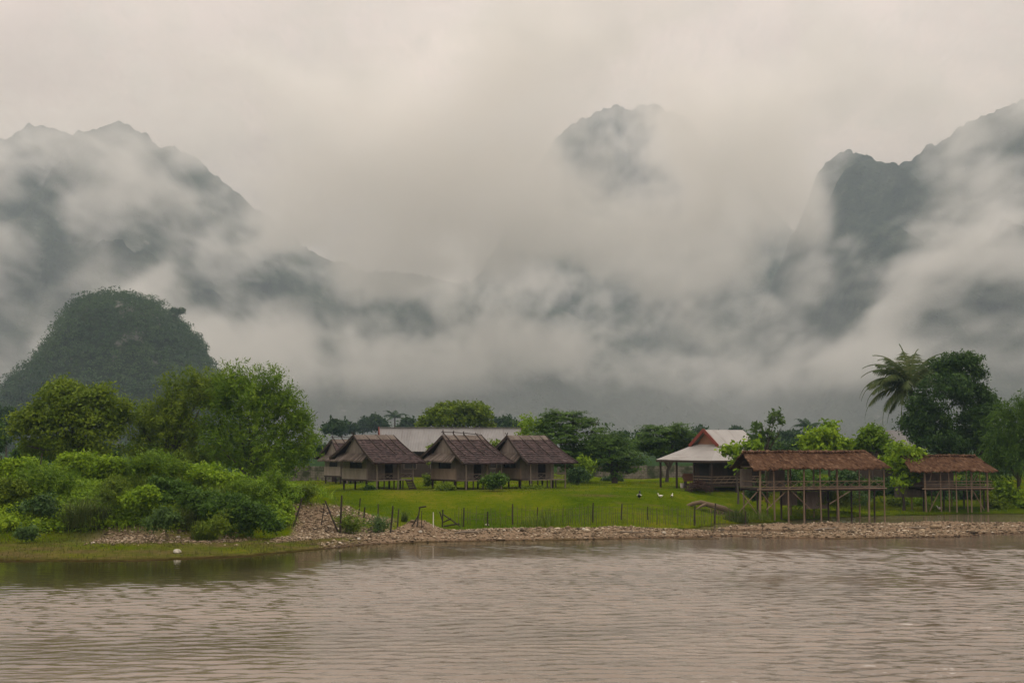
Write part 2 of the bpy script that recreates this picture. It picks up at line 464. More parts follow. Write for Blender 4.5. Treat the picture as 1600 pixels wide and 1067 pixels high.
# ------------------------------------------------------------------ haze and mist
def box_obj(name, x0, x1, y0, y1, z0, z1, mat):
    b = MB(); b.box(x0, x1, y0, y1, z0, z1)
    return b.build(name, mat)
HAZE_D = 0.00014
m = NT('haze_air')
pv = m.n('ShaderNodeVolumePrincipled', {'Color': (0.50, 0.73, 1.0, 1), 'Density': HAZE_D, 'Anisotropy': 0.0})
m.t.links.new(pv.outputs[0], m.out.inputs['Volume'])
o = box_obj('haze', -3000, 3000, -600, 3300, -4.0, 540, m.m)
tag(o, 'thin blue grey haze filling the whole valley', 'haze', kind='stuff')

MY = 1300.0     # depth about which the cloud hangs
BLOBS = [       # px, py, rx, ry (pixels), weight
    (590, 412, 120, 30, .55), (750, 428, 90, 26, .55), (510, 395, 60, 30, .35),
    (830, 290, 60, 80, .7), (790, 390, 90, 60, .45), (1070, 250, 50, 80, .5), (960, 320, 120, 40, .4), (1262, 300, 40, 85, .6),
    (640, 290, 130, 90, .5), (800, 330, 110, 80, .55), (560, 330, 110, 70, .45), (900, 300, 70, 40, .35), (700, 400, 100, 40, .35), (760, 540, 170, 50, .2), (430, 530, 120, 40, .2), (1060, 185, 60, 30, .3),
    (390, 330, 70, 60, .8), (480, 360, 90, 60, .8), (1190, 270, 80, 90, .9), (1090, 260, 60, 80, .8), (830, 300, 70, 50, .7), (1240, 330, 40, 60, .5),
    (600, 240, 210, 120, 1.2), (720, 340, 200, 115, 1.2), (620, 375, 140, 60, .8), (1130, 230, 170, 115, 1.2), (1140, 340, 130, 100, 1.1), (815, 215, 90, 120, 1.0), (960, 350, 160, 58, 1.1), (1060, 410, 140, 48, .8),
    (860, 110, 640, 70, .8), (460, 300, 110, 85, 1.1), (420, 190, 140, 80, 1.0), (500, 385, 95, 42, .6),
    (240, 330, 80, 85, .48), (120, 265, 90, 45, .42), (335, 285, 50, 60, .45), (50, 222, 70, 42, .42), (200, 220, 60, 30, .3),
    (290, 470, 60, 45, .75), (380, 530, 110, 55, 1.05), (500, 510, 80, 48, .95), (450, 560, 160, 42, .95), (640, 540, 90, 55, 1.0), (780, 540, 140, 66, 1.25), (900, 525, 75, 58, 1.0), (700, 590, 180, 34, .9),
    (40, 540, 100, 50, .55), (150, 495, 55, 40, .55), (30, 480, 50, 30, .3),
    (1420, 345, 60, 35, .85), (1480, 395, 90, 50, .95), (1560, 430, 90, 75, .95), (1440, 485, 80, 75, .75), (1400, 440, 50, 50, .6), (1340, 545, 100, 45, .6), (1580, 595, 90, 42, .75), (1560, 300, 60, 25, .45),
    (1290, 565, 130, 40, .55), (1120, 530, 110, 50, .36), (1100, 475, 80, 40, .42), (1220, 460, 60, 40, .35), (1480, 232, 50, 26, .30), (1350, 150, 150, 50, .4), (1272, 300, 36, 70, .5), (1010, 560, 80, 40, .4)]
HOLES = [(950, 236, 66, 48, -1.25), (835, 440, 46, 46, -1.4), (945, 432, 46, 46, -1.35), (1060, 500, 110, 34, -.6), (640, 462, 130, 30, -1.2), (430, 432, 120, 42, -1.0), (1335, 300, 55, 65, -1.0), (1325, 420, 75, 80, -1.2), (1480, 285, 90, 34, -1.15), (1520, 365, 25, 20, -.7),
         (1500, 560, 50, 34, -.8), (100, 405, 140, 62, -.95), (545, 520, 24, 36, -.5), (270, 262, 34, 26, -.5), (1560, 345, 40, 16, -.4)]
BLOBS = [(a, b, c, d, 220 if (540 < a < 900 and 200 < b < 420) or (1040 < a < 1200 and 200 < b < 420) else 150, w_) for a, b, c, d, w_ in BLOBS]; HOLES = [(a, b, c, d, 900, w_) for a, b, c, d, w_ in HOLES]
MIST_N, MIST_T, MIST_D, MIST_STEP = 4.4, .34, .0215, 7.5
def vnoise3(x, y, z, seed=0):
    ix, iy, iz = np.floor(x), np.floor(y), np.floor(z)
    fx, fy, fz = x - ix, y - iy, z - iz
    fx = fx * fx * (3 - 2 * fx); fy = fy * fy * (3 - 2 * fy); fz = fz * fz * (3 - 2 * fz)
    def pl(dz):
        q = iy + (iz + dz) * 131
        a = _hash(ix, q, seed); b = _hash(ix + 1, q, seed); c = _hash(ix, q + 1, seed); d = _hash(ix + 1, q + 1, seed)
        return (a + (b - a) * fx) * (1 - fy) + (c + (d - c) * fx) * fy
    return pl(0) * (1 - fz) + pl(1) * fz
def fbm3(x, y, z, seed, octv, gain=.55):
    t_ = 0; a_ = 1; n_ = 0; f_ = 1
    for o_ in range(octv):
        t_ = t_ + a_ * vnoise3(x * f_ + o_ * 7.7, y * f_ - o_ * 3.1, z * f_ + o_ * 5.3, seed + o_); n_ += a_; a_ *= gain; f_ *= 2.03
    return t_ / n_
def puff3(x, y, z, seed, octv, gain):
    t_ = 0; a_ = 1; n_ = 0; f_ = 1
    for o_ in range(octv):
        t_ = t_ + a_ * (1 - np.abs(2 * vnoise3(x * f_ + o_ * 7.7, y * f_ - o_ * 3.1, z * f_ + o_ * 5.3, seed + o_) - 1)); n_ += a_; a_ *= gain; f_ *= 2.03
    return t_ / n_ - .14
MX0, MX1, MY0, MY1, MZ0, MZ1 = -1120, 1120, 260, 1700, 0, 640
MR = (600, 56, 172)                                             # voxels
ax_ = [np.linspace(a, b, n) for a, b, n in ((MX0, MX1, MR[0]), (MY0, MY1, MR[1]), (MZ0, MZ1, MR[2]))]
ZZ, YY, XX = np.meshgrid(ax_[2], ax_[1], ax_[0], indexing='ij')
XX, YY, ZZ = (q.astype(np.float32) for q in (XX, YY, ZZ))
wx_ = fbm3(XX * .007, YY * .006, ZZ * .009, 811, 3) - .5
wz_ = fbm3(XX * .007, YY * .006, ZZ * .009, 831, 3) - .5
XW = XX + 170 * wx_; ZW = ZZ + 120 * wz_
acc = np.zeros_like(XX)
RDK = .52; VEIL = .0065
for (px, py, rx, ry, rd, wt) in BLOBS + HOLES:
    c0 = at(px, py, MY); k = MY / FPX
    q = np.sqrt(((XW - c0.x) / (rx * k)) ** 2 + ((YY - c0.y) / (rd * RDK)) ** 2 + ((ZW - c0.z) / (ry * k)) ** 2)
    acc += wt * (1 - sstep(0.25, 1.25, q))
wx2 = fbm3(XX * .024, YY * .008, ZZ * .022, 871, 3) - .5
wz2 = fbm3(XX * .024, YY * .008, ZZ * .022, 891, 3) - .5
XW = XW + 34 * wx2; ZW = ZW + 34 * wz2
ns = .62 * fbm3(XW * .012, YY * .007, ZW * .015, 851, 3, .6) + .38 * puff3(XW * .024, YY * .012, ZW * .028, 861, 5, .62)
dens = np.clip((ns - .5) * MIST_N + acc * 1.05 - MIST_T, 0, .95)
dens = np.maximum(dens * sstep(36, 80, ZZ) * sstep(1000, 1110, YY), VEIL * (.4 + 1.2 * ns) * (1 + 5.0 * sstep(150, 30, ZZ) * sstep(900, 1100, YY)) * sstep(260, 420, YY)) * sstep(640, 540, ZZ)
dens = dens * sstep(1120, 1000, np.abs(XX))
me = bpy.data.meshes.new('mist')
nv = dens.size
me.vertices.add(nv)
me.vertices.foreach_set('co', np.stack([XX, YY, ZZ], -1).astype(np.float32).ravel())
a_ = me.attributes.new('dens', 'FLOAT', 'POINT'); a_.data.foreach_set('value', dens.astype(np.float32).ravel())
del XX, YY, ZZ, XW, ZW, acc, ns
m = NT('mist_cloud')
pv = m.n('ShaderNodeVolumePrincipled', {'Color': (1.0, 0.985, 0.955, 1), 'Density': MIST_D, 'Anisotropy': 0.0})
m.t.links.new(pv.outputs[0], m.out.inputs['Volume'])
m.m.cycles.volume_step_rate = MIST_STEP
o = link('mist', me, m.m)
g = bpy.data.node_groups.new('mist_volume', 'GeometryNodeTree')
g.interface.new_socket('Geometry', in_out='INPUT', socket_type='NodeSocketGeometry')
g.interface.new_socket('Geometry', in_out='OUTPUT', socket_type='NodeSocketGeometry')
gi = g.nodes.new('NodeGroupInput'); go = g.nodes.new('NodeGroupOutput')
L = g.links.new
ps = g.nodes.new('GeometryNodeInputPosition')
sp = g.nodes.new('ShaderNodeSeparateXYZ'); L(ps.outputs[0], sp.inputs[0])
def gm(op, a, b=0.0, c=0.0):
    x = g.nodes.new('ShaderNodeMath'); x.operation = op
    for i, v in enumerate((a, b, c)):
        if isinstance(v, bpy.types.NodeSocket): L(v, x.inputs[i])
        else: x.inputs[i].default_value = v
    return x.outputs[0]
def gi_(sock, lo, hi, n):
    return gm('MINIMUM', gm('MAXIMUM', gm('ROUND', gm('MULTIPLY', gm('SUBTRACT', sock, lo), (n - 1) / (hi - lo))), 0), n - 1)
idx = gm('MULTIPLY_ADD', gi_(sp.outputs[2], MZ0, MZ1, MR[2]), MR[1], gi_(sp.outputs[1], MY0, MY1, MR[1]))
idx = gm('MULTIPLY_ADD', idx, MR[0], gi_(sp.outputs[0], MX0, MX1, MR[0]))
na = g.nodes.new('GeometryNodeInputNamedAttribute'); na.data_type = 'FLOAT'; na.inputs['Name'].default_value = 'dens'
si = g.nodes.new('GeometryNodeSampleIndex'); si.data_type = 'FLOAT'; si.domain = 'POINT'
L(gi.outputs[0], si.inputs['Geometry']); L(na.outputs[0], si.inputs['Value']); L(idx, si.inputs['Index'])
vc = g.nodes.new('GeometryNodeVolumeCube')
L(si.outputs[0], vc.inputs['Density'])
vc.inputs['Min'].default_value = (MX0, MY0, MZ0); vc.inputs['Max'].default_value = (MX1, MY1, MZ1)
for i_, k_ in enumerate(('Resolution X', 'Resolution Y', 'Resolution Z')): vc.inputs[k_].default_value = MR[i_]
sm = g.nodes.new('GeometryNodeSetMaterial'); sm.inputs['Material'].default_value = m.m
L(vc.outputs[0], sm.inputs[0]); L(sm.outputs[0], go.inputs[0])
md = o.modifiers.new('mist_volume', 'NODES'); md.node_group = g
tag(o, 'torn white cloud drifting across the mountain flanks', 'mist', kind='stuff')
# ------------------------------------------------------------------ building materials
def shingle_mat():
    m = NT('weathered_shingles')
    f = m.math('ADD', m.math('MULTIPLY', m.attr('tint'), .55), m.math('MULTIPLY', m.noise(.9, 4, vec=m.objco()), .45))
    return m.surf(m.ramp(f, [(.2, (0.018, 0.011, 0.010)), (.48, (0.046, 0.028, 0.026)), (.68, (0.078, 0.049, 0.046)), (.9, (0.14, 0.105, 0.098))]), .85,
                  m.bump(m.noise(14, 3, vec=m.objco()), .5, .02), spec=.2)
SHINGLE = shingle_mat()
WOOD_D = wood_mat('dark_weathered_wood', [(0.022, 0.016, 0.012), (0.05, 0.036, 0.028), (0.08, 0.06, 0.048)])
WOOD_G = wood_mat('grey_weathered_wood', [(0.10, 0.08, 0.064), (0.19, 0.155, 0.125), (0.28, 0.235, 0.195)])
WOOD_P = wood_mat('bamboo_poles', [(0.11, 0.075, 0.05), (0.20, 0.145, 0.10), (0.30, 0.23, 0.165)])
POST = wood_mat('old_fence_wood', [(0.02, 0.016, 0.012), (0.045, 0.036, 0.028), (0.085, 0.07, 0.055)])
def weave_mat(name, a, b):
    m = NT(name)
    v = m.objco()
    wv = m.n('ShaderNodeTexWave', {'Scale': 4.0, 'Distortion': 1.5, 'Detail': 2, 'Vector': v}, bands_direction='Z').outputs['Fac']
    st = m.noise(1.0, 5, .7, vec=m.stretch(v, 2.2, 2.2, .6))
    f = m.math('ADD', m.math('MULTIPLY', wv, .25), m.math('MULTIPLY', st, .75))
    return m.surf(m.ramp(f, [(.3, a), (.7, b)]), .9, m.bump(wv, .3, .02), spec=.1)
WEAVE = weave_mat('woven_bamboo_wall', (0.13, 0.108, 0.09), (0.275, 0.235, 0.205))
PANEL = weave_mat('pale_board_panel', (0.22, 0.185, 0.155), (0.36, 0.31, 0.27))
PANEL_W = weave_mat('warm_board_panel', (0.20, 0.15, 0.115), (0.32, 0.25, 0.20))
def thatch_mat(name, cols):
    m = NT(name)
    v = m.objco()
    st = m.noise(1.0, 5, .7, vec=m.stretch(v, 16, 3, 3)); big = m.noise(.8, 4, .6, vec=v)
    f = m.math('ADD', m.math('MULTIPLY', st, .4), m.math('ADD', m.math('MULTIPLY', big, .35), m.math('MULTIPLY', m.attr('tint'), .25)))
    return m.surf(m.ramp(f, [(.28 + .44 * i / (len(cols) - 1), c) for i, c in enumerate(cols)]), .95, m.bump(st, .8, .05), spec=.05)
THATCH = thatch_mat('reddish_thatch', [(0.027, 0.015, 0.009), (0.062, 0.032, 0.018), (0.108, 0.060, 0.034), (0.20, 0.128, 0.082)])
THATCH_G = thatch_mat('grey_thatch', [(0.06, 0.048, 0.04), (0.13, 0.105, 0.088), (0.20, 0.17, 0.145)])
def tin_mat(name, a, b, rust):
    m = NT(name)
    v = m.objco()
    wv = m.n('ShaderNodeTexWave', {'Scale': 1.6, 'Distortion': 0.0, 'Vector': v}, bands_direction='X', wave_profile='SIN').outputs['Fac']
    st = m.noise(1, 5, .65, vec=m.stretch(v, 1.6, .25, .25))
    c = m.mix(m.maprange(st, .52, .74), m.ramp(m.noise(.5, 3, vec=v), [(.3, a), (.7, b)]), rust)
    return m.surf(c, .55, m.bump(wv, .6, .03), spec=.4)
TIN = tin_mat('grey_corrugated_iron', (0.155, 0.15, 0.147), (0.205, 0.197, 0.19), (0.12, 0.105, 0.095))
TIN_P = tin_mat('pale_corrugated_iron', (0.255, 0.245, 0.232), (0.32, 0.305, 0.29), (0.20, 0.18, 0.16))
REDTRIM = wood_mat('red_painted_board', [(0.12, 0.03, 0.022), (0.20, 0.05, 0.036), (0.25, 0.085, 0.06)])
GABLE_B = wood_mat('orange_brown_boards', [(0.14, 0.066, 0.042), (0.22, 0.11, 0.068), (0.28, 0.15, 0.10)])
def block_mat():
    m = NT('pale_concrete_blocks')
    br = m.n('ShaderNodeTexBrick', {'Vector': m.stretch(m.vmath('ADD', m.n('ShaderNodeMapping', {'Vector': m.objco(), 'Rotation': (R(90), 0, 0)}).outputs[0], (0, 0, 0)), 1, 1, 1),
             'Scale': 1.0, 'Mortar Size': .025, 'Brick Width': .55, 'Row Height': .3, 'Color1': (.24, .215, .175, 1), 'Color2': (.19, .17, .135, 1), 'Mortar': (.11, .10, .08, 1)})
    c = m.mix(m.maprange(m.noise(.7, 5, .65, vec=m.objco()), .40, .62), br.outputs['Color'], (0.05, 0.06, 0.03))
    return m.surf(c, .9, spec=.1)
BLOCK = block_mat()
def plain(name, c, rough=.7, var=.25, scale=3):
    m = NT(name)
    a = tuple(q * (1 - var) for q in c); b = tuple(min(1, q * (1 + var)) for q in c)
    return m.surf(m.ramp(m.noise(scale, 4, vec=m.objco()), [(.3, a), (.7, b)]), rough, spec=.25)
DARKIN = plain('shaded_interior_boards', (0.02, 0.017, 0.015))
WHITE = plain('white_paint', (0.72, 0.70, 0.66), .6, .1)
STONE_W = plain('pale_stone', (0.50, 0.47, 0.40), .9, .2)

# ------------------------------------------------------------------ roofs
def tiled_slope(mb, xa, xb, prof, ncol, ncourse, lift=.06, jit=.035, seed=0):
    """xa/xb: functions of s giving the slope's ends; prof(s) -> (y, z)"""
    rr = random.Random(seed)
    for i in range(ncourse):
        s0 = i / ncourse; s1 = min(1.0, (i + 1) / ncourse + .012)
        for j in range(ncol):
            def P(j_, s, up):
                x = xa(s) + (xb(s) - xa(s)) * j_ / ncol
                y, z = prof(s); return (x, y, z + up)
            d = rr.uniform(-jit, jit); lf = lift * rr.uniform(.6, 1.5)
            s1j = min(1.02, s1 + d * .35)
            t = min(1, max(0, rr.gauss(.45, .2)))
            a, b = P(j, s0, .015), P(j + 1, s0, .015)
            c, e = P(j + 1, s1j, lf), P(j, s1j, lf)
            c0, e0 = P(j + 1, s1j, -.03), P(j, s1j, -.03)
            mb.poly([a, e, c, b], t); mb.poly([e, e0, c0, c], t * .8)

def slab(mb, xa, xb, prof, n=8, th=.09, tint=.3):
    """the closed sheet under the tiles"""
    ss = [i / n for i in range(n + 1)]
    for k in range(n):
        p0, p1 = prof(ss[k]), prof(ss[k + 1])
        A = [(xa(ss[k]), p0[0], p0[1]), (xb(ss[k]), p0[0], p0[1]), (xb(ss[k + 1]), p1[0], p1[1]), (xa(ss[k + 1]), p1[0], p1[1])]
        B = [(x, y, z - th) for x, y, z in A]
        mb.hexa(B + A, tint)

HUT_GROUP = 'stilt huts in a row on the lawn'
def hut(label, px, Y, rz, bar=False, panel=PANEL, seed=1, steps=True, sc_=1.0):
    base = at(px, 690, Y); zb = gzs(base.x, Y)
    root = empty('stilt_hut', (base.x, Y, zb), rz); root.scale = (sc_,) * 3
    tag(root, label, 'hut', HUT_GROUP)
    W, L, VD = 3.8, 3.9, 1.6
    zf = .90; zr = 4.85; zef = 2.38; zeb = 2.75
    yr = W / 2
    fr = lambda s: (yr - (yr + 2.3) * s, zr - (zr - zef) * (1.28 * s - .28 * s * s))
    bk = lambda s: (yr + (W + 1.0 - yr) * s, zr - (zr - zeb) * (1.2 * s - .2 * s * s))
    xa = lambda s: -.15 - .65 * s; xb = lambda s: 4.35 + .65 * s
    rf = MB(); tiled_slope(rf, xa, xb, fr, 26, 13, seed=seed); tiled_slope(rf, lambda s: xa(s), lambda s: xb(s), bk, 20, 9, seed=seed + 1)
    slab(rf, lambda s: xa(s) + .03, lambda s: xb(s) - .03, fr); slab(rf, lambda s: xa(s) + .03, lambda s: xb(s) - .03, bk)
    roof = rf.build('roof', SHINGLE, root)
    # bargeboards and battens
    bb = MB()
    for X in (xa, xb):
        for pr in (fr, bk):
            bb = MB()
            q = [(X(s), pr(s)[0], pr(s)[1] - .02) for s in (0, .25, .5, .75, 1)]
            for a, b in zip(q, q[1:]): bb.beam(a, b, .07, .22, .4)
            bb.build('bargeboard', WOOD_D, roof)
    rr = random.Random(seed)
    for k, fx in enumerate((.30, .58, .84) if not bar else (.06, .30, .56, .88)):
        b = MB(); x0 = xa(0) + (xb(0) - xa(0)) * fx
        e = .42 + .3 * rr.random()
        pts = [(x0 + .35 * s, fr(s)[0], fr(s)[1] + .09) for s in (0, e * .33, e * .66, e)]
        pts[0] = (x0 - .06, yr + .1, zr + (.28 if bar else .10))
        for a, c in zip(pts, pts[1:]): b.beam(a, c, .075, .06, .5)
        b.build('roof_batten', WOOD_D, roof)
    rc = MB()
    n = 9
    for k in range(n):
        x0 = xa(0) + (xb(0) - xa(0)) * k / n; x1 = xa(0) + (xb(0) - xa(0)) * (k + 1) / n - .01
        t = rr.uniform(.55, 1)
        rc.hexa([(x0, yr - .55, fr(.13)[1] - .02), (x1, yr - .55, fr(.13)[1] - .02), (x1, yr, zr - .02), (x0, yr, zr - .02),
                 (x0, yr - .55, fr(.13)[1] + .07), (x1, yr - .55, fr(.13)[1] + .07), (x1, yr, zr + .07), (x0, yr, zr + .07)], t)
        rc.hexa([(x0, yr, zr - .02), (x1, yr, zr - .02), (x1, yr + .5, zr - .55), (x0, yr + .5, zr - .55),
                 (x0, yr, zr + .068), (x1, yr, zr + .068), (x1, yr + .5, zr - .46), (x0, yr + .5, zr - .46)], t)
    rc.build('ridge_cap', THATCH_G, roof)
    if bar:
        b = MB(); b.tube([(xa(0) - .1, yr, zr + .34), (1.2, yr, zr + .33), (2.6, yr, zr + .26), (xb(0) + .1, yr, zr + .10)], .035, 5, .4)
        for x, h in ((-.05, .52), (1.15, .46), (2.3, .44)):
            b.beam((x, yr, zr), (x, yr, zr + h), .05, .05, .3); b.beam((x - .12, yr - .05, zr + h - .06), (x + .12, yr + .05, zr + h - .02), .04, .04, .3)
        b.build('ridge_bar', WOOD_D, roof)
    else:
        b = MB()
        b.beam((xa(0), yr - .15, zr - .1), (xa(0) - .05, yr + .2, zr + .3), .05, .05, .3); b.beam((xa(0), yr + .15, zr - .1), (xa(0) - .05, yr - .2, zr + .3), .05, .05, .3)
        b.build('ridge_finial', WOOD_D, roof)
    # walls of the gable end (x = 0), opening for the window
    tw = .09
    w1 = MB()
    w1.box(0, tw, 0, .75, 1.86, 2.62, .5); w1.box(0, tw, 2.55, W, 1.86, 2.62, .6); w1.box(0, tw, 0, W, 2.62, 3.05, .4)
    w1.hexa([(0, .1, 3.05), (tw, .1, 3.05), (tw, W - .1, 3.05), (0, W - .1, 3.05), (0, yr - .06, zr - .16), (tw, yr - .06, zr - .16), (tw, yr + .06, zr - .16), (0, yr + .06, zr - .16)], .5)
    # other walls
    w1.box(L - tw, L, tw, W - tw, zf, 3.0, .5); w1.box(tw, L, W - tw, W, zf, 2.95, .5)
    w1.hexa([(L - tw, .1, 3.0), (L, .1, 3.0), (L, W - .1, 3.0), (L - tw, W - .1, 3.0), (L - tw, yr - .06, zr - .16), (L, yr - .06, zr - .16), (L, yr + .06, zr - .16), (L - tw, yr + .06, zr - .16)], .5)
    w1.box(tw, 2.05, 0, tw, zf, 3.1, .6); w1.box(2.95, L, 0, tw, zf, 3.1, .7); w1.box(2.05, 2.95, 0, tw, 2.55, 3.1, .5)
    w1.build('wall', WEAVE, root)
    pn = MB(); pn.box(-.05, tw + .01, -.04, W * .5 - .01, zf - .02, 1.86, .5); pn.box(-.05, tw + .01, W * .5 + .01, W + .04, zf - .02, 1.86, .55)
    pn.build('gable_panel', panel, root)
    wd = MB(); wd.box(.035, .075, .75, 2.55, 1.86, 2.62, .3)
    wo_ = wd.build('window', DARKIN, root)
    fm = MB()
    for a, b in (((-.01, .75, 1.88), (-.01, 2.55, 1.88)), ((-.01, .75, 2.60), (-.01, 2.55, 2.60)), ((-.01, .75, 1.9), (-.01, .75, 2.6)), ((-.01, 2.55, 1.9), (-.01, 2.55, 2.6)), ((-.01, 1.65, 1.9), (-.01, 1.65, 2.6))):
        fm.beam(a, b, .06, .06, .3)
    fm.build('window_frame', WOOD_D, wo_)
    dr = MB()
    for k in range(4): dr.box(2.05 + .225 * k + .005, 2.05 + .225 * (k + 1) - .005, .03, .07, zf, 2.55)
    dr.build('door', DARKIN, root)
    # awning over the window
    aw = MB(); nn = 12; ra = random.Random(seed + 5)
    for k in range(nn):
        y0 = -.35 + (W + .75) * k / nn; y1 = -.35 + (W + .75) * (k + 1) / nn
        q = abs((k + .5) / nn - .5) * 2
        out = -1.05 * (1 - .35 * q * q); zo = 2.52 + .05 * ra.random() - .08 * q
        aw.hexa([(out, y0, zo - .06), (0, y0, 3.12), (0, y1, 3.12), (out - .04 * ra.random(), y1, zo - .06),
                 (out, y0, zo + .09), (0, y0, 3.26), (0, y1, 3.26), (out - .04 * ra.random(), y1, zo + .07)])
    aw.build('awning', THATCH_G, root)
    # floor, veranda
    fl = MB(); fl.box(-.05, L + .05, 0, W + .05, zf - .18, zf - .02, .4); fl.build('floor', WOOD_D, root)
    dk = MB()
    for k in range(8): dk.box(-.02, L + .25, -VD + VD * k / 8 + .006, -VD + VD * (k + 1) / 8 - .006, zf - .12, zf - .04)
    dk.build('veranda_deck', WOOD_G, root)
    for x in (.06, L * .62, L + .17):
        b = MB(); y = -VD + .08
        s_ = (yr - y) / (yr + 2.3); b.tube([(x, y, -.35), (x + .02, y, 1.4), (x, y, fr(s_)[1] - .08)], .065, 7, .7)
        b.build('veranda_post', WOOD_G, root)
    rl = MB(); y = -VD + .08
    for z in (zf + .16, zf + .50): rl.tube([(.06, y, z), (L * .6, y, z + .02), (L + .17, y, z)], .028, 5)
    xs_ = np.linspace(.06, L + .17, 6)
    for a, b in zip(xs_, xs_[1:]): rl.tube([(a, y, zf + .02), (b, y, zf + .48)], .018, 4); rl.tube([(a, y + .03, zf + .48), (b, y + .03, zf + .02)], .018, 4)
    for z in (zf + .16, zf + .5): rl.tube([(L + .17, y, z), (L + .17, -.05, z)], .026, 5)
    rl.build('railing', WOOD_G, root)
    for x in (.08, 1.35, 2.6, L - .05):
        for yy in (.08, W - .1):
            b = MB(); b.tube([(x, yy, -.4), (x, yy, zf - .18)], .085, 6, .3); b.build('stilt', WOOD_D, root)
    for x in (.9, 2.0, 3.0):
        b = MB(); b.tube([(x, -VD + .12, -.4), (x, -VD + .12, zf - .12)], .06, 6, .3); b.build('stilt', WOOD_D, root)
    if steps:
        st = MB(); x0 = L - .7
        for dx in (0, .7): st.beam((x0 + dx, -VD - .75, -.1), (x0 + dx, -VD - .02, zf - .08), .07, .07, .4)
        for k in range(4):
            q = (k + .6) / 4.4; st.beam((x0, -VD - .75 + .73 * q, (zf) * q - .03), (x0 + .7, -VD - .75 + .73 * q, zf * q - .03), .05, .16, .5)
        st.build('steps', WOOD_D, root)
    return root

hut('nearest stilt hut beside the gravel bank, with grey gable panel and steps', 573, 129, R(41), panel=PANEL, seed=1)
hut('middle stilt hut with a raised dark bar along its ridge, behind the round bush', 712, 129.5, R(38.5), bar=True, panel=PANEL_W, seed=20, steps=False)
hut('stilt hut with white veranda posts next to the layered tree', 813, 132, R(36), panel=PANEL_W, seed=40, steps=False)
hut('older hut half hidden behind the others, next to the concrete block shed', 532, 158, R(34), bar=True, panel=PANEL, seed=60, steps=False, sc_=1.0)

# ------------------------------------------------------------------ riverside pavilions
def ragged(mb, xa, xb, prof, ncol, nrow, th=.10, seed=0, jit=.05):
    """thatched slope: a thick sheet of small lumpy facets with a ragged eave"""
    rr = random.Random(seed)
    ss = [i / nrow for i in range(nrow + 1)]
    G = {}
    for i, s in enumerate(ss):
        for j in range(ncol + 1):
            q = j / ncol
            x = xa(s) + (xb(s) - xa(s)) * q
            y, z = prof(s)
            k = .9 if i == nrow else .55
            G[i, j] = (x + rr.uniform(-.04, .04), y + rr.uniform(-jit, jit) * (1 if i == nrow else .4), z + rr.gauss(0, jit * k) + (.06 * math.sin(q * 9 + seed)) + (-.05 if i == nrow and rr.random() < .3 else 0))
    for i in range(nrow):
        for j in range(ncol):
            a, b, c, d = G[i, j], G[i, j + 1], G[i + 1, j + 1], G[i + 1, j]
            t = min(1, max(0, rr.gauss(.5, .22)))
            mb.poly([a, d, c, b], t)
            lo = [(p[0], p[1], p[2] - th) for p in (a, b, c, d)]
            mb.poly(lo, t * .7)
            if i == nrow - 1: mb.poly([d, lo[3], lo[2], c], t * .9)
            if j == 0: mb.poly([a, lo[0], lo[3], d], t)
            if j == ncol - 1: mb.poly([b, c, lo[2], lo[1]], t)

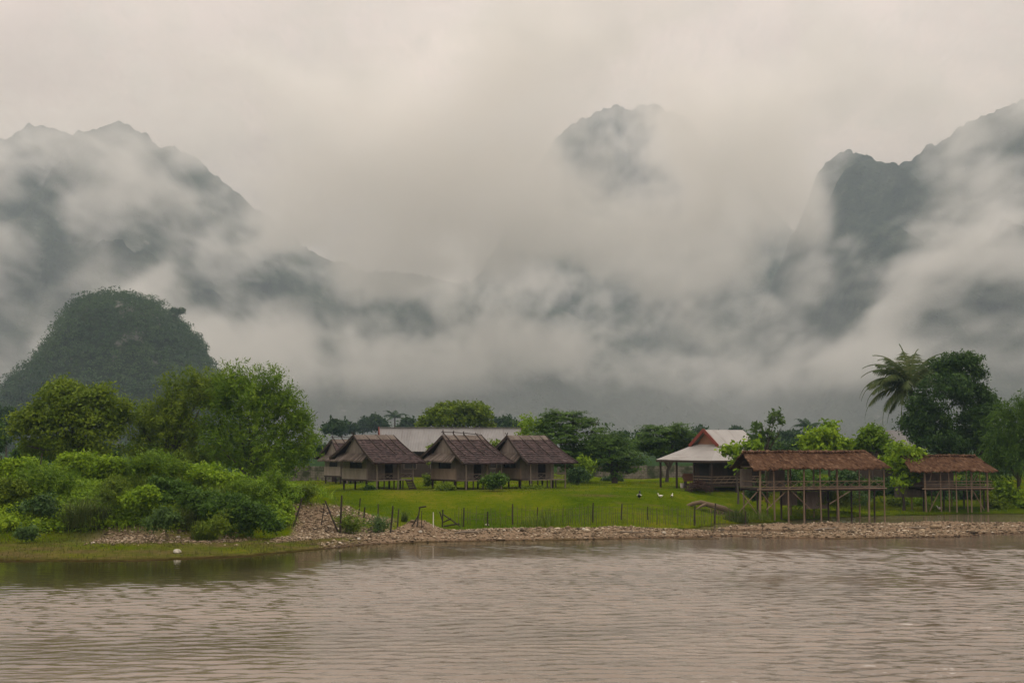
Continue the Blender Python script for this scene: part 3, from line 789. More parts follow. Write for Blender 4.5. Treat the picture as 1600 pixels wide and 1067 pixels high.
def pavilion(label, px, Y, rz, L, W, zd, zef, zr, posts, xrail, gx0, seed, walls):
    """local x along the ridge, y = 0 the river side, +y towards the lawn; heights above the water"""
    b0 = at(px, 690, Y)
    root = empty('riverside_pavilion', (b0.x, Y, 0.0), rz)
    tag(root, label, 'pavilion', 'thatched pavilions on stilts over the bank')
    yr = W / 2
    fr = lambda s: (yr - (yr + .55) * s, zr - (zr - zef) * (1.12 * s - .12 * s * s))
    bk = lambda s: (yr + (yr + .55) * s, zr - (zr - zef) * (1.12 * s - .12 * s * s))
    xa = lambda s: gx0 - .1 * s; xb = lambda s: L - .55 + 1.1 * s
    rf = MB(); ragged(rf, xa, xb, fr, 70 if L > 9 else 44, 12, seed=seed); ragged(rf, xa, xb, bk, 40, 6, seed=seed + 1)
    rr = random.Random(seed)
    n = 90 if L > 9 else 56
    for k in range(n):
        x = gx0 + (L - .55 - gx0) * (k + .5) / n
        rf.tube([(x - .2, yr - .28, zr - .1 + rr.gauss(0, .03)), (x, yr, zr + .01 + rr.gauss(0, .02)), (x + .1, yr + .3, zr - .12)], .07 + .03 * rr.random(), 5)
    roof = rf.build('roof', THATCH, root)
    co = root.matrix_basis if False else None
    cz, sz = math.cos(rz), math.sin(rz)
    def ground(x, y):
        return gzs(b0.x + x * cz - y * sz, Y + x * sz + y * cz)
    def rz_at(y): s = abs(yr - y) / (yr + .55); return fr(s)[1] - .18
    for x, thick in posts:
        p = MB(); g = ground(x, 0)
        j = rr.uniform(-.06, .06)
        p.tube([(x + j * 1.5, -.03, min(g, .15) - .5), (x + j, 0, 1.2), (x, 0.02, zd), (x - j * .4, 0, rz_at(0))], [thick * 1.1, thick, thick * .95, thick * .85], 7)
        p.build('post', WOOD_P, root)
    for x in np.linspace(.2, L - .2, 6 if L > 9 else 4):
        p = MB(); g = ground(x, W)
        p.tube([(x, W, g - .4), (x, W, rz_at(W))], .065, 6); p.build('post', WOOD_P, root)
        p = MB(); g = ground(x + .5, yr)
        p.tube([(x + .4, yr, g - .4), (x + .4, yr, zd - .1)], .075, 6); p.build('stilt', WOOD_D, root)
    dk = MB(); nb = 10
    for k in range(nb): dk.box(-.15, L + .15, W * k / nb + .008, W * (k + 1) / nb - .008, zd - .07, zd)
    for y in (.1, yr, W - .1): dk.beam((-.1, y, zd - .15), (L + .1, y, zd - .15), .12, .15, .3)
    dk.build('deck', WOOD_D, root)
    eb = MB(); eb.tube([(-.3, -.07, zd - .06), (L * .4, -.07, zd - .04), (L + .3, -.07, zd - .05)], .05, 6, .9); eb.build('deck_edge', WOOD_P, root)
    rl = MB(); hr = .58
    for z in xrail['z']: rl.tube([(-.1, -.05, zd + z), (L * .5, -.05, zd + z + .015), (L + .15, -.05, zd + z)], .03, 5)
    for z in xrail['z']: rl.tube([(-.05, -.05, zd + z), (-.05, W, zd + z)], .028, 5)
    if xrail['x']:
        xs_ = np.linspace(0, L, xrail['x'] + 1)
        for a, b in zip(xs_, xs_[1:]):
            rl.tube([(a, -.06, zd + .03), (b, -.06, zd + hr - .03)], .02, 4); rl.tube([(a, -.03, zd + hr - .03), (b, -.03, zd + .03)], .02, 4)
    rl.build('railing', WOOD_P, root)
    br = MB()
    for (xa_, za, xb_, zb_) in xrail['brace']: br.tube([(xa_, .12, za), (xb_, .12, zb_)], .045, 5)
    br.build('brace', WOOD_P, root)
    tb = MB()
    for y in (0.0, W): tb.tube([(-.05, y, rz_at(y) - .03), (L + .05, y, rz_at(y) - .03)], .05, 5)
    for x in (0.05, L * .33, L * .66, L - .05):
        tb.tube([(x, -.1, rz_at(0) - .05), (x, W + .1, rz_at(W) - .05)], .045, 5); tb.tube([(x, yr, rz_at(0)), (x, yr, zr - .2)], .04, 5)
    tb.build('roof_beam', WOOD_P, root)
    for (x0, x1, y, z0, z1) in walls:
        wl = MB(); wl.box(x0, x1, y, y + .06, z0, z1); wl.build('wall', WEAVE, root)
    return root

pavilion('long thatched pavilion on crooked stilts beside the pale roofed house', 1187, 118, R(16), 11.4, 3.6, 2.72, 4.40, 5.80,
         [(0, .10), (1.25, .07), (2.55, .07), (4.0, .08), (5.5, .065), (7.1, .085), (10.1, .085), (11.5, .06)],
         dict(z=(.12, .58), x=13, brace=[(-1.9, .8, -.2, 2.5), (-1.6, 2.4, -.3, .7), (.6, 1.0, 2.3, 2.4), (.2, 2.4, 1.2, 1.1), (6.4, 1.4, 8.4, 2.5), (3.0, 2.4, 4.6, 1.0)]), -.75, 5,
         [(2.4, 3.9, 3.3, 2.75, 4.2), (-.2, .9, 3.4, 2.75, 4.3), (5.4, 7.6, 2.4, .9, 2.35), (3.3, 4.9, 3.0, 1.2, 2.35)])
pavilion('short thatched pavilion standing by the still green backwater', 1444, 131, R(7), 6.3, 3.6, 2.36, 3.98, 5.35,
         [(0, .075), (1.5, .06), (2.3, .05), (3.0, .055), (4.0, .05), (4.5, .06), (5.3, .05), (6.0, .085)],
         dict(z=(.14, .34, .60), x=0, brace=[(.4, .2, 1.5, 2.2), (4.6, 2.2, 5.7, .3), (.5, 3.0, .8, 3.9), (4.7, 2.9, 5.1, 3.6)]), -1.5, 9,
         [(1.2, 4.2, 3.2, 2.4, 3.7), (-1.5, 1.6, 3.5, 1.4, 3.2)])

# ------------------------------------------------------------------ long house with the iron roof
b0 = at(603, 690, 172); zb = gzs(b0.x, 172)
root = empty('long_house', (b0.x, 172, zb), R(9))
tag(root, 'long house under a grey corrugated roof with red gable trim behind the huts', 'house')
Lh, Wh, ze, zr = 16.4, 6.4, 3.55, 6.15
m1 = MB(); yr = Wh / 2
for (p, q) in (((yr, zr), (-.7, ze - .25)), ((yr, zr), (Wh + .7, ze - .25))):
    for k in range(16):
        x0 = -.6 + (Lh + 1.2) * k / 16; x1 = -.6 + (Lh + 1.2) * (k + 1) / 16 + .03
        dz = .012 * (k % 2)
        m1.hexa([(x0, p[0], p[1] - .05 + dz), (x1, p[0], p[1] - .05 + dz), (x1, q[0], q[1] - .05 + dz), (x0, q[0], q[1] - .05 + dz),
                 (x0, p[0], p[1] + dz), (x1, p[0], p[1] + dz), (x1, q[0], q[1] + dz), (x0, q[0], q[1] + dz)])
roof = m1.build('roof', TIN, root)
m1 = MB()
for x in (-.66, Lh + .66):
    for q in ((-.75, ze - .3), (Wh + .75, ze - .3)): m1 = MB(); m1.beam((x, yr, zr + .0), (x, q[0], q[1]), .08, .34, .5); m1.build('bargeboard', REDTRIM, roof)
m1 = MB(); m1.beam((-.62, yr, zr + .05), (Lh + .62, yr, zr + .05), .3, .06, .5); m1.build('ridge_cap', TIN_P, roof)
m1 = MB()
m1.box(0, Lh, .1, .25, -.3, ze - .1); m1.box(0, Lh, Wh - .25, Wh - .1, -.3, ze - .1); m1.box(Lh - .12, Lh, .25, Wh - .25, -.3, ze); m1.box(0, .12, .25, Wh - .25, -.3, ze)
m1.hexa([(0, .2, ze), (.1, .2, ze), (.1, Wh - .2, ze), (0, Wh - .2, ze), (0, yr - .1, zr - .15), (.1, yr - .1, zr - .15), (.1, yr + .1, zr - .15), (0, yr + .1, zr - .15)])
m1.build('wall', WOOD_D, root)
for x in (2.2, 5.4, 8.4, 12.0):
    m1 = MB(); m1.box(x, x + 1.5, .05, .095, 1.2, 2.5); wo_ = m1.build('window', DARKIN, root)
    m1 = MB()
    for a, b in (((x, .03, 1.2), (x + 1.5, .03, 1.2)), ((x, .03, 2.5), (x + 1.5, .03, 2.5)), ((x, .03, 1.2), (x, .03, 2.5)), ((x + 1.5, .03, 1.2), (x + 1.5, .03, 2.5))): m1.beam(a, b, .08, .08)
    m1.build('window_frame', WOOD_G, wo_)

# ------------------------------------------------------------------ house with the pale two-tier roof
b0 = at(1112, 690, 134); zb = gzs(b0.x, 134)
root = empty('pale_roofed_house', (b0.x, 134, zb), R(28))
tag(root, 'raised house with a pale two tier iron roof and orange brown gable', 'house')
A, B = 8.5, 8.6        # along x (front, towards the right) and y (gable side, going left and back)
zev = 4.85 - zb; zsk = 6.35 - zb; zg = 6.28 - zb; zpk = 7.75 - zb
m1 = MB()
ix0, ix1, iy0, iy1 = 2.3, A - 2.0, 2.1, B - 2.7
O_ = [(-.3, -.3), (A + .3, -.3), (A + .3, B + .3), (-.3, B + .3)]; I_ = [(ix0, iy0), (ix1, iy0), (ix1, iy1), (ix0, iy1)]
for k in range(4):
    o1, o2, i1, i2 = O_[k], O_[(k + 1) % 4], I_[k], I_[(k + 1) % 4]
    m1.hexa([(*o1, zev - .06), (*o2, zev - .06), (*i2, zsk - .06), (*i1, zsk - .06), (*o1, zev), (*o2, zev), (*i2, zsk), (*i1, zsk)], .5)
skirt = m1.build('lower_roof', TIN_P, root)
m1 = MB()
for k in range(4):
    o1, o2 = O_[k], O_[(k + 1) % 4]; m1.beam((*o1, zev - .13), (*o2, zev - .13), .08, .2, .4)
m1.build('fascia', WOOD_D, skirt)
m1 = MB(); yr = (iy0 + iy1) / 2
for q in ((iy0 - .45, zg - .1), (iy1 + .45, zg - .1)):
    a = [(ix0 - .35, yr, zpk - .05), (ix1 + .2, yr, zpk - .05), (ix1 + .5, q[0], q[1] - .05), (ix0 - .35, q[0], q[1] - .05)]
    m1.hexa(a + [(x, y, z + .06) for x, y, z in a], .5)
roof = m1.build('upper_roof', TIN_P, root)
m1 = MB()
for q in ((iy0 - .5, zg - .12), (iy1 + .5, zg - .12)): m1 = MB(); m1.beam((ix0 - .38, yr, zpk - .02), (ix0 - .38, q[0], q[1]), .07, .34, .5); m1.build('bargeboard', REDTRIM, roof)
m1 = MB(); m1.hexa([(ix0, iy0, zsk - .3), (ix0 + .1, iy0, zsk - .3), (ix0 + .1, iy1, zsk - .3), (ix0, iy1, zsk - .3), (ix0, yr - .08, zpk - .1), (ix0 + .1, yr - .08, zpk - .1), (ix0 + .1, yr + .08, zpk - .1), (ix0, yr + .08, zpk - .1)], .5)
m1.hexa([(ix1, iy0, zsk - .3), (ix1 + .1, iy0, zsk - .3), (ix1 + .1, iy1, zsk - .3), (ix1, iy1, zsk - .3), (ix1, yr - .08, zpk - .1), (ix1 + .1, yr - .08, zpk - .1), (ix1 + .1, yr + .08, zpk - .1), (ix1, yr + .08, zpk - .1)], .5)
m1.build('gable', GABLE_B, root)
m1 = MB(); m1.box(.9, 2.7, 1.2, 1.3, .7, zev + .1, .3); m1.box(3.7, A - .5, 1.2, 1.3, .7, zev + .1, .3); m1.box(2.7, 3.7, 1.2, 1.3, 2.45, zev + .1, .3); m1.box(.9, 1.0, 1.3, 4.0, .7, zev + .3, .3); m1.box(1.0, A - .5, 3.9, 4.0, .7, zev + .3, .3)
m1.build('wall', WOOD_D, root)
m1 = MB(); m1.box(2.7, 3.7, 1.22, 1.27, .7, 2.45); m1.build('door', DARKIN, root)
m1 = MB(); m1.box(.85, .895, 1.8, 3.2, .9, 2.5); m1.build('doorway', DARKIN, root)
m1 = MB(); m1.box(0, A, 0, 4.1, .45, .68, .4); m1.build('floor', WOOD_D, root)
for (x, y) in ((0, 0), (0, 2.9), (0, 5.8), (0, B), (2.8, 0), (5.6, 0), (A, 0), (A, B), (4.2, B)):
    m1 = MB(); m1.beam((x, y, -.3), (x, y, zev - .05), .15, .15, .4); m1.build('post', WOOD_D, root)
m1 = MB()
for z in (.85, 1.15, 1.4): m1.tube([(-.05, -.05, z), (A, -.05, z)], .035, 5); m1.tube([(-.05, -.05, z), (-.05, 3.0, z)], .035, 5)
for k in range(12): m1.tube([(A * k / 12, -.06, .72), (A * (k + 1) / 12, -.06, 1.4)], .02, 4)
m1.build('railing', WOOD_P, root)

# ------------------------------------------------------------------ block shed, walls and the roof among the trees
b0 = at(512, 690, 166); zb = gzs(b0.x, 166)
root = empty('block_shed', (b0.x, 166, zb), R(4)); tag(root, 'small pale concrete block shed with a flat tin roof beside the older hut', 'shed')
m1 = MB(); m1.box(0, 3.6, 0, 2.6, -.3, 2.55, .5); m1.build('wall', BLOCK, root)
m1 = MB(); a = [(-.75, -.7, 2.62), (4.0, -.7, 2.62), (4.0, 3.0, 3.05), (-.75, 3.0, 3.05)]; m1.hexa(a + [(x, y, z + .07) for x, y, z in a]); m1.build('roof', TIN_P, root)
m1 = MB(); m1.box(.5, .98, -.04, -.002, .0, 1.9); m1.build('door', WOOD_D, root)
for (pa, pb, Y, h, lab) in ((418, 515, 172, 1.7, 'mossy concrete block wall between the left trees and the shed'), (872, 1100, 184, 1.6, 'long grey block wall behind the layered trees')):
    a = at(pa, 690, Y); b = at(pb, 690, Y); zb = min(gzs(a.x, Y), gzs(b.x, Y))
    root = empty('boundary_wall', (a.x, Y, zb)); tag(root, lab, 'wall')
    Lw = b.x - a.x
    m1 = MB(); m1.box(0, Lw, 0, .15, -.4, h, .5); m1.build('panel', BLOCK, root)
    n = max(3, int(Lw / 3.5))
    for k in range(n + 1):
        m1 = MB(); x = Lw * k / n; m1.box(x - .13, x + .13, -.06, .21, -.4, h + .12, .5); m1.build('pier', BLOCK, root)
b0 = at(1378, 690, 152); zb = gzs(b0.x, 152)
root = empty('wooden_house', (b0.x, 152, zb), R(30)); tag(root, 'dark wooden house with a grey gabled roof half hidden below the palm', 'house')
m1 = MB(); Lh, Wh, ze, zr = 4.6, 4.2, 3.9, 5.75
m1.box(0, Lh, 0, Wh, -.3, ze); m1.hexa([(0, 0, ze), (Lh, 0, ze), (Lh, Wh, ze), (0, Wh, ze), (0, Wh / 2 - .05, zr - .1), (Lh, Wh / 2 - .05, zr - .1), (Lh, Wh / 2 + .05, zr - .1), (0, Wh / 2 + .05, zr - .1)])
m1.build('wall', WOOD_D, root)
m1 = MB()
for s in (-1, 1):
    a = [(-.6, Wh / 2, zr), (Lh + .5, Wh / 2, zr), (Lh + .5, Wh / 2 + s * (Wh / 2 + .8), ze - .45), (-.6, Wh / 2 + s * (Wh / 2 + .8), ze - .45)]
    m1.hexa(a + [(x, y, z + .08) for x, y, z in a])
m1.build('roof', TIN, root)
m1 = MB(); m1.box(1.2, 2.2, -.05, -.003, 1.6, 2.8); m1.build('window', DARKIN, root)
# ------------------------------------------------------------------ foliage
def hit(px, py, y0=70.0, y1=330.0, step=.25):
    """where the sight line through a photo pixel meets the ground"""
    Y = np.arange(y0, y1, step)
    dx = (px - 800) / FPX; dy = -(py - 533.5) / FPX
    c, s = math.cos(ALPHA), math.sin(ALPHA); k = Y / (c - dy * s)
    x = dx * k; z = CAMH + (s + dy * c) * k
    b = np.nonzero(z <= np.maximum(gz(x, Y), 0))[0]
    i = b[0] if len(b) else len(Y) - 1
    return Vector((x[i], Y[i], float(gz(x[i:i + 1], Y[i:i + 1])[0])))

def norm(a): return a / (np.linalg.norm(a, axis=-1, keepdims=True) + 1e-9)

def leaves(P, N, T, L, Wd, curl=.12):
    """rhombic leaf quads at P, facing N, pointing along T"""
    T = norm(T - N * np.sum(T * N, -1, keepdims=True)); S = np.cross(N, T)
    L = L[:, None]; Wd = Wd[:, None]
    a = P - T * L * .5; b = P + S * Wd * .5 - N * L * curl * .4; c = P + T * L * .5 - N * L * curl; d = P - S * Wd * .5 - N * L * curl * .4
    V = np.stack([a, b, c, d], 1).reshape(-1, 3)
    F = np.arange(len(P) * 4, dtype=np.int32).reshape(-1, 4)
    return V, F

STYLE = {   # clump radius, leaf length, width ratio, leaves per clump, clumps per m2, flatness, up bias, droop
    'round':   dict(cr=.62, L=.30, wr=.50, n=30, dens=1.5, flat=.75, up=.45, droop=.15, fill=.22),
    'feather': dict(cr=.60, L=.32, wr=.26, n=40, dens=1.5, flat=.70, up=.35, droop=-.05, fill=.25, spray=1.5),
    'layer':   dict(cr=.75, L=.30, wr=.42, n=42, dens=1.15, flat=.22, up=1.1, droop=.0, fill=.18),
    'dense':   dict(cr=.55, L=.30, wr=.42, n=34, dens=2.0, flat=.8, up=.35, droop=.35, fill=.3),
    'broad':   dict(cr=.55, L=.40, wr=.55, n=16, dens=1.8, flat=.7, up=.5, droop=.15, fill=.2),
    'shrub':   dict(cr=.34, L=.19, wr=.55, n=30, dens=4.5, flat=.8, up=.5, droop=.1, fill=.2),
    'fine':    dict(cr=.40, L=.24, wr=.22, n=34, dens=4.0, flat=.8, up=.5, droop=-.1, fill=.2, spray=1.4),
    'far':     dict(cr=1.0, L=.75, wr=.6, n=16, dens=.8, flat=.8, up=.4, droop=.1, fill=.15),
    'sparse':  dict(cr=.40, L=.36, wr=.5, n=14, dens=2.2, flat=.6, up=.4, droop=.2, fill=.15),
    'bamboo':  dict(cr=.55, L=.38, wr=.16, n=40, dens=2.0, flat=.9, up=.2, droop=.7, fill=.25, spray=1.5),
}
def crown_mesh(name, blobs, style, seed, gap=.0):
    """blobs: (centre xyz, radii xyz) in local space"""
    st = STYLE[style]; g = np.random.default_rng(seed)
    CC = []; DD = []
    for c, r in blobs:
        c = np.array(c, float); r = np.array(r, float)
        area = 4 * math.pi * (((r[0] * r[1]) ** 1.6 + (r[0] * r[2]) ** 1.6 + (r[1] * r[2]) ** 1.6) / 3) ** (1 / 1.6)
        n = max(6, int(area * st['dens'] * 1.25)); r = r * 1.06
        d = norm(g.normal(size=(n, 3)))
        low = d[:, 2] < -.25
        d[low & (g.random(n) < .6), 2] *= -1
        rad = 1 - .38 * g.random(n) ** 2 + .10 * g.normal(size=n)
        k = g.random(n) < st['fill']; rad[k] = .25 + .45 * g.random(k.sum())
        CC.append(c + d * r * rad[:, None]); DD.append(d)
    CC = np.concatenate(CC); DD = np.concatenate(DD)
    # billows: shift the clumps towards a set of sub-masses so that the crown has lobes and hollows
    K = max(8, len(CC) // 22)
    S = CC[g.choice(len(CC), K, replace=len(CC) < K)]
    dist = np.linalg.norm(CC[:, None] - S[None], axis=2); j = dist.argmin(1); dm = dist[np.arange(len(CC)), j][:, None]
    pull = np.clip(dm / (dm.mean() * 2.2), 0, 1) ** 2
    CC = CC + (S[j] - CC) * .5 * pull - DD * pull * st['cr'] * .7
    keepb = g.random(len(CC)) > pull[:, 0] * .45
    CC, DD = CC[keepb], DD[keepb]
    if gap:
        keep = (vnoise(CC[:, 0] * .9 + seed, CC[:, 2] * .9) * .6 + vnoise(CC[:, 1] * .9, CC[:, 2] * 1.7 + seed, 3) * .4) > gap
        CC, DD = CC[keep], DD[keep]
    n = st['n']; m_ = len(CC)
    ct = np.repeat(g.random(m_), n)
    C = np.repeat(CC, n, 0); D = np.repeat(DD, n, 0)
    off = g.normal(size=(m_ * n, 3)) * .5
    cr = np.repeat(st['cr'] * (.65 + .7 * g.random(m_)), n)[:, None]
    off *= cr; off[:, 2] *= st['flat']
    if 'spray' in st:      # clumps drawn out along a twig
        ax = norm(DD + np.array([0, 0, .5 if st['droop'] <= 0 else -.6]) + .5 * g.normal(size=DD.shape))
        AX = np.repeat(ax, n, 0); u = (g.random(m_ * n) - .35) * 2
        off = off * .55 + AX * (u[:, None] * cr * st['spray'])
        off[:, 2] -= st['droop'] * (u ** 2) * cr[:, 0]
    P = C + off
    up = np.array([0, 0, 1.0])
    N = norm(D * .55 + up * st['up'] + .75 * g.normal(size=P.shape) * (.45 if style == 'layer' else 1))
    T = norm(D * .6 + g.normal(size=P.shape) * .7 - up * st['droop'] + (AX * .9 if 'spray' in st else 0))
    L = st['L'] * (.42 + 1.25 * g.random(len(P)) ** 1.8)
    V, F = leaves(P, N, T, L, L * st['wr'])
    return np_mesh(name, V, F, tint=np.clip(.5 * ct + .5 * g.random(len(P)), 0, 1))

BARK = wood_mat('bark', [(0.035, 0.027, 0.02), (0.075, 0.06, 0.046), (0.13, 0.11, 0.09)], sc_=(5, 5, 1.5))
G_MID = leaf_mat('mid_green_leaves', [(0.0428, 0.0747, 0.0075), (0.0965, 0.1556, 0.0118), (0.1768, 0.2491, 0.0171), (0.2678, 0.3217, 0.0236)])
G_YEL = leaf_mat('yellow_green_leaves', [(0.0384, 0.0825, 0.0067), (0.096, 0.1835, 0.0106), (0.1657, 0.266, 0.0154), (0.2527, 0.3396, 0.0231)])
G_BRI = leaf_mat('bright_green_leaves', [(0.0539, 0.1087, 0.0066), (0.1349, 0.2404, 0.0104), (0.2428, 0.3657, 0.0151), (0.3642, 0.4493, 0.0226)])
G_BLU = leaf_mat('deep_green_leaves', [(0.0205, 0.0535, 0.0075), (0.0492, 0.1069, 0.0124), (0.0902, 0.1694, 0.0182), (0.1435, 0.2317, 0.0265)])
G_DRK = leaf_mat('dark_glossy_leaves', [(0.0158, 0.0383, 0.0101), (0.0336, 0.0764, 0.0168), (0.0606, 0.1192, 0.0236), (0.1079, 0.1843, 0.0338)], transl=.15, rough=.5)
G_GRY = leaf_mat('grey_green_leaves', [(0.0409, 0.0781, 0.0209), (0.0856, 0.1525, 0.0377), (0.1488, 0.2381, 0.0586)])
G_FAR = leaf_mat('distant_leaves', [(0.020, 0.045, 0.014), (0.038, 0.075, 0.020), (0.06, 0.105, 0.028)], scale=.1)

def tree(name, label, Y, basepx, blobs, style, mat, seed, trunk=.22, group=None, cat='tree', dep=.85, limbs=True, gap=0., lean=0., stems=1):
    """blobs in photo pixels (px, py, rx, ry[, depth offset m]) at depth Y"""
    k = Y / FPX
    bx = at(basepx, 690, Y).x; zb = gzs(bx, Y)
    root = empty(name, (bx, Y, zb)); tag(root, label, cat, group)
    B = []
    g = random.Random(seed)
    for q in blobs:
        c = at(q[0], q[1], Y); dy = q[4] if len(q) > 4 else g.uniform(-.3, .3) * q[2] * k
        ry = q[3] * k; rx = q[2] * k
        B.append(((c.x - bx, dy, c.z - zb), (rx, max(rx, ry * .8) * dep, ry)))
    me = crown_mesh('crown', B, style, seed, gap)
    link('crown', me, mat, root)
    if trunk:
        tr = MB()
        zc = min(b[0][2] for b in B)
        top = Vector((lean, 0, max(.6, zc * .75)))
        for s_ in range(stems):
            o = Vector((g.uniform(-.35, .35), g.uniform(-.3, .3), 0)) * (s_ > 0) * trunk * 6
            tr.tube([Vector((0, 0, -.3)) + o * .4, Vector((lean * .3 + .05, 0, top.z * .35)) + o, Vector((lean * .6 - .06, 0, top.z * .7)) + o * 1.5, top + o * 2], [trunk * 1.5, trunk * 1.05, trunk * .9, trunk * .8], 8)
        if limbs:
            for c, r in B:
                c = Vector(c)
                for _ in range(2 if len(B) < 9 else 1):
                    e = c + Vector((g.uniform(-.5, .5) * r[0], g.uniform(-.5, .5) * r[1], g.uniform(-.2, .5) * r[2]))
                    mid = top.lerp(e, .5) + Vector((g.uniform(-.3, .3), g.uniform(-.3, .3), g.uniform(.0, .5)))
                    tr.tube([top - Vector((0, 0, .3)), top.lerp(mid, .55) + Vector((0, 0, .15)), mid, e], [trunk * .7, trunk * .5, trunk * .35, trunk * .1], 6)
        tr.build('trunk', BARK, root)
    return root

# --- the trees left of the huts
tree('round_tree', 'broad round tree at the left behind the bright bushes', 119, 112,
     [(112, 668, 72, 46), (52, 672, 40, 42), (165, 668, 42, 42), (110, 625, 60, 34), (148, 612, 36, 22), (88, 618, 38, 24), (40, 650, 25, 28), (190, 650, 22, 28), (135, 700, 60, 26), (62, 704, 44, 22)], 'round', G_MID, 11, .26)
tree('feathery_tree', 'feathery olive green tree between the round tree and the tallest feathery tree', 122, 262,
     [(262, 668, 48, 44), (235, 690, 34, 34), (300, 630, 44, 36), (285, 606, 24, 18), (318, 606, 26, 22), (335, 588, 18, 14), (222, 662, 28, 28), (290, 690, 44, 34), (345, 635, 36, 36), (310, 590, 12, 10), (262, 640, 34, 26), (240, 715, 50, 20), (310, 722, 50, 18)], 'feather', G_MID, 12, .16, stems=3)
tree('feathery_tree', 'tallest feathery yellow green tree beside the older hut', 120, 390,
     [(385, 655, 52, 52), (425, 665, 44, 50), (360, 625, 42, 34), (400, 620, 42, 28), (428, 604, 20, 16), (372, 600, 26, 18), (448, 640, 28, 34), (472, 672, 28, 44), (490, 652, 14, 24), (405, 705, 52, 32), (455, 712, 36, 30), (345, 690, 44, 36), (430, 735, 50, 18), (480, 708, 20, 30), (370, 728, 40, 18), (415, 590, 14, 10), (385, 590, 12, 10)], 'feather', G_YEL, 13, .18, stems=3)
# --- trees in the middle
tree('leafy_tree', 'bright leafy tree rising behind the long iron roof', 196, 715,
     [(715, 655, 44, 22), (682, 658, 30, 18), (750, 655, 30, 20), (712, 640, 28, 14), (738, 642, 26, 14), (690, 645, 22, 12), (768, 664, 20, 14), (660, 664, 14, 10)], 'broad', G_MID, 21, .25)
tree('layered_tree', 'large dark layered tree right of the stilt huts', 152, 893,
     [(885, 662, 50, 14), (850, 675, 36, 14), (920, 668, 36, 12), (880, 648, 36, 8), (905, 684, 52, 14), (868, 694, 44, 14), (930, 700, 34, 14), (895, 712, 50, 14), (862, 650, 14, 6), (935, 655, 18, 6), (890, 728, 44, 12), (915, 740, 26, 12)], 'layer', G_BLU, 22, .28, stems=2)
tree('young_tree', 'light green young tree leaning on the left side of the layered tree', 158, 832, [(832, 668, 22, 18), (822, 684, 16, 14), (842, 655, 14, 10)], 'round', G_BRI, 23, .1)
tree('layered_tree', 'low spreading layered tree between the large layered tree and the flat topped one', 149, 958,
     [(955, 698, 42, 16), (970, 714, 38, 16), (940, 722, 36, 16), (962, 736, 30, 14), (950, 682, 28, 10), (985, 726, 18, 16), (930, 705, 20, 14)], 'layer', G_BLU, 24, .2, stems=3)
tree('flat_topped_tree', 'flat topped spreading tree with a bare forked trunk beside the pale roofed house', 158, 1040,
     [(1042, 692, 50, 13), (1010, 684, 26, 11), (1070, 680, 26, 11), (1040, 674, 42, 10), (1020, 668, 16, 6), (1062, 666, 16, 7), (1088, 682, 12, 10), (1030, 706, 42, 12), (1000, 700, 20, 12), (1076, 698, 22, 11), (1050, 718, 36, 8)], 'layer', G_BLU, 25, .17, lean=.4)
tree('slender_tree', 'slender open tree rising right of the pale gabled roof', 131, 1196,
     [(1206, 655, 16, 9), (1190, 662, 12, 8), (1200, 675, 16, 9), (1212, 648, 9, 6), (1222, 664, 8, 7), (1184, 690, 16, 9), (1202, 690, 14, 8), (1178, 672, 7, 6)], 'sparse', G_GRY, 26, .07, gap=.3)
tree('leafy_tree', 'small leafy tree squeezed between the pale roof and the long thatched roof', 129, 1152, [(1148, 706, 20, 10), (1136, 703, 12, 8), (1168, 697, 18, 9), (1150, 724, 14, 14), (1192, 698, 16, 7)], 'broad', G_BRI, 27, .08)
tree('leafy_tree', 'rounded bright leafy tree behind the middle of the long thatched roof', 138, 1296,
     [(1296, 684, 32, 20), (1272, 692, 22, 14), (1302, 668, 18, 12), (1320, 690, 24, 16), (1262, 700, 20, 10), (1290, 704, 40, 12)], 'broad', G_BRI, 28, .14)
tree('leafy_tree', 'yellow green leafy tree beside the wooden house roof', 139, 1362,
     [(1360, 680, 22, 16), (1350, 694, 26, 14), (1382, 690, 22, 12), (1362, 668, 12, 8), (1340, 702, 18, 10), (1385, 704, 24, 12)], 'broad', G_YEL, 29, .14)
tree('broad_leaved_tree', 'bushy broad leaved tree filling the gap between the two thatched pavilions', 133, 1410,
     [(1408, 712, 30, 22), (1425, 728, 22, 20), (1392, 730, 20, 22), (1440, 716, 14, 16), (1405, 748, 28, 18), (1428, 742, 18, 14)], 'broad', G_BRI, 30, .12)
tree('dark_tree', 'tall dense dark tree standing beside the palm', 147, 1482,
     [(1482, 620, 52, 40), (1478, 585, 30, 28), (1504, 590, 32, 30), (1524, 612, 22, 24), (1488, 562, 20, 10), (1438, 645, 24, 28), (1518, 650, 34, 32), (1465, 665, 46, 30), (1506, 568, 22, 16), (1536, 588, 7, 10), (1524, 566, 9, 8), (1470, 695, 46, 22), (1428, 668, 24, 30), (1436, 690, 26, 22), (1548, 655, 24, 26), (1545, 625, 14, 16), (1512, 560, 12, 10), (1466, 572, 16, 12), (1530, 690, 30, 26)], 'dense', G_DRK, 31, .35, limbs=False)
tree('bushy_tree', 'dark bushy tree between the dense dark tree and the bamboo', 150, 1540,
     [(1545, 660, 34, 30), (1530, 690, 40, 30), (1552, 632, 18, 18), (1500, 700, 40, 24), (1560, 700, 30, 30)], 'dense', G_BLU, 32, .2)
tree('bamboo_clump', 'pale green bamboo clump arching over the right bank', 137, 1590,
     [(1585, 680, 26, 44), (1570, 650, 18, 20), (1605, 640, 22, 26), (1590, 720, 34, 34), (1560, 735, 26, 30), (1620, 700, 30, 50), (1548, 700, 22, 40)], 'bamboo', G_BLU, 33, .06, stems=5, cat='bamboo')
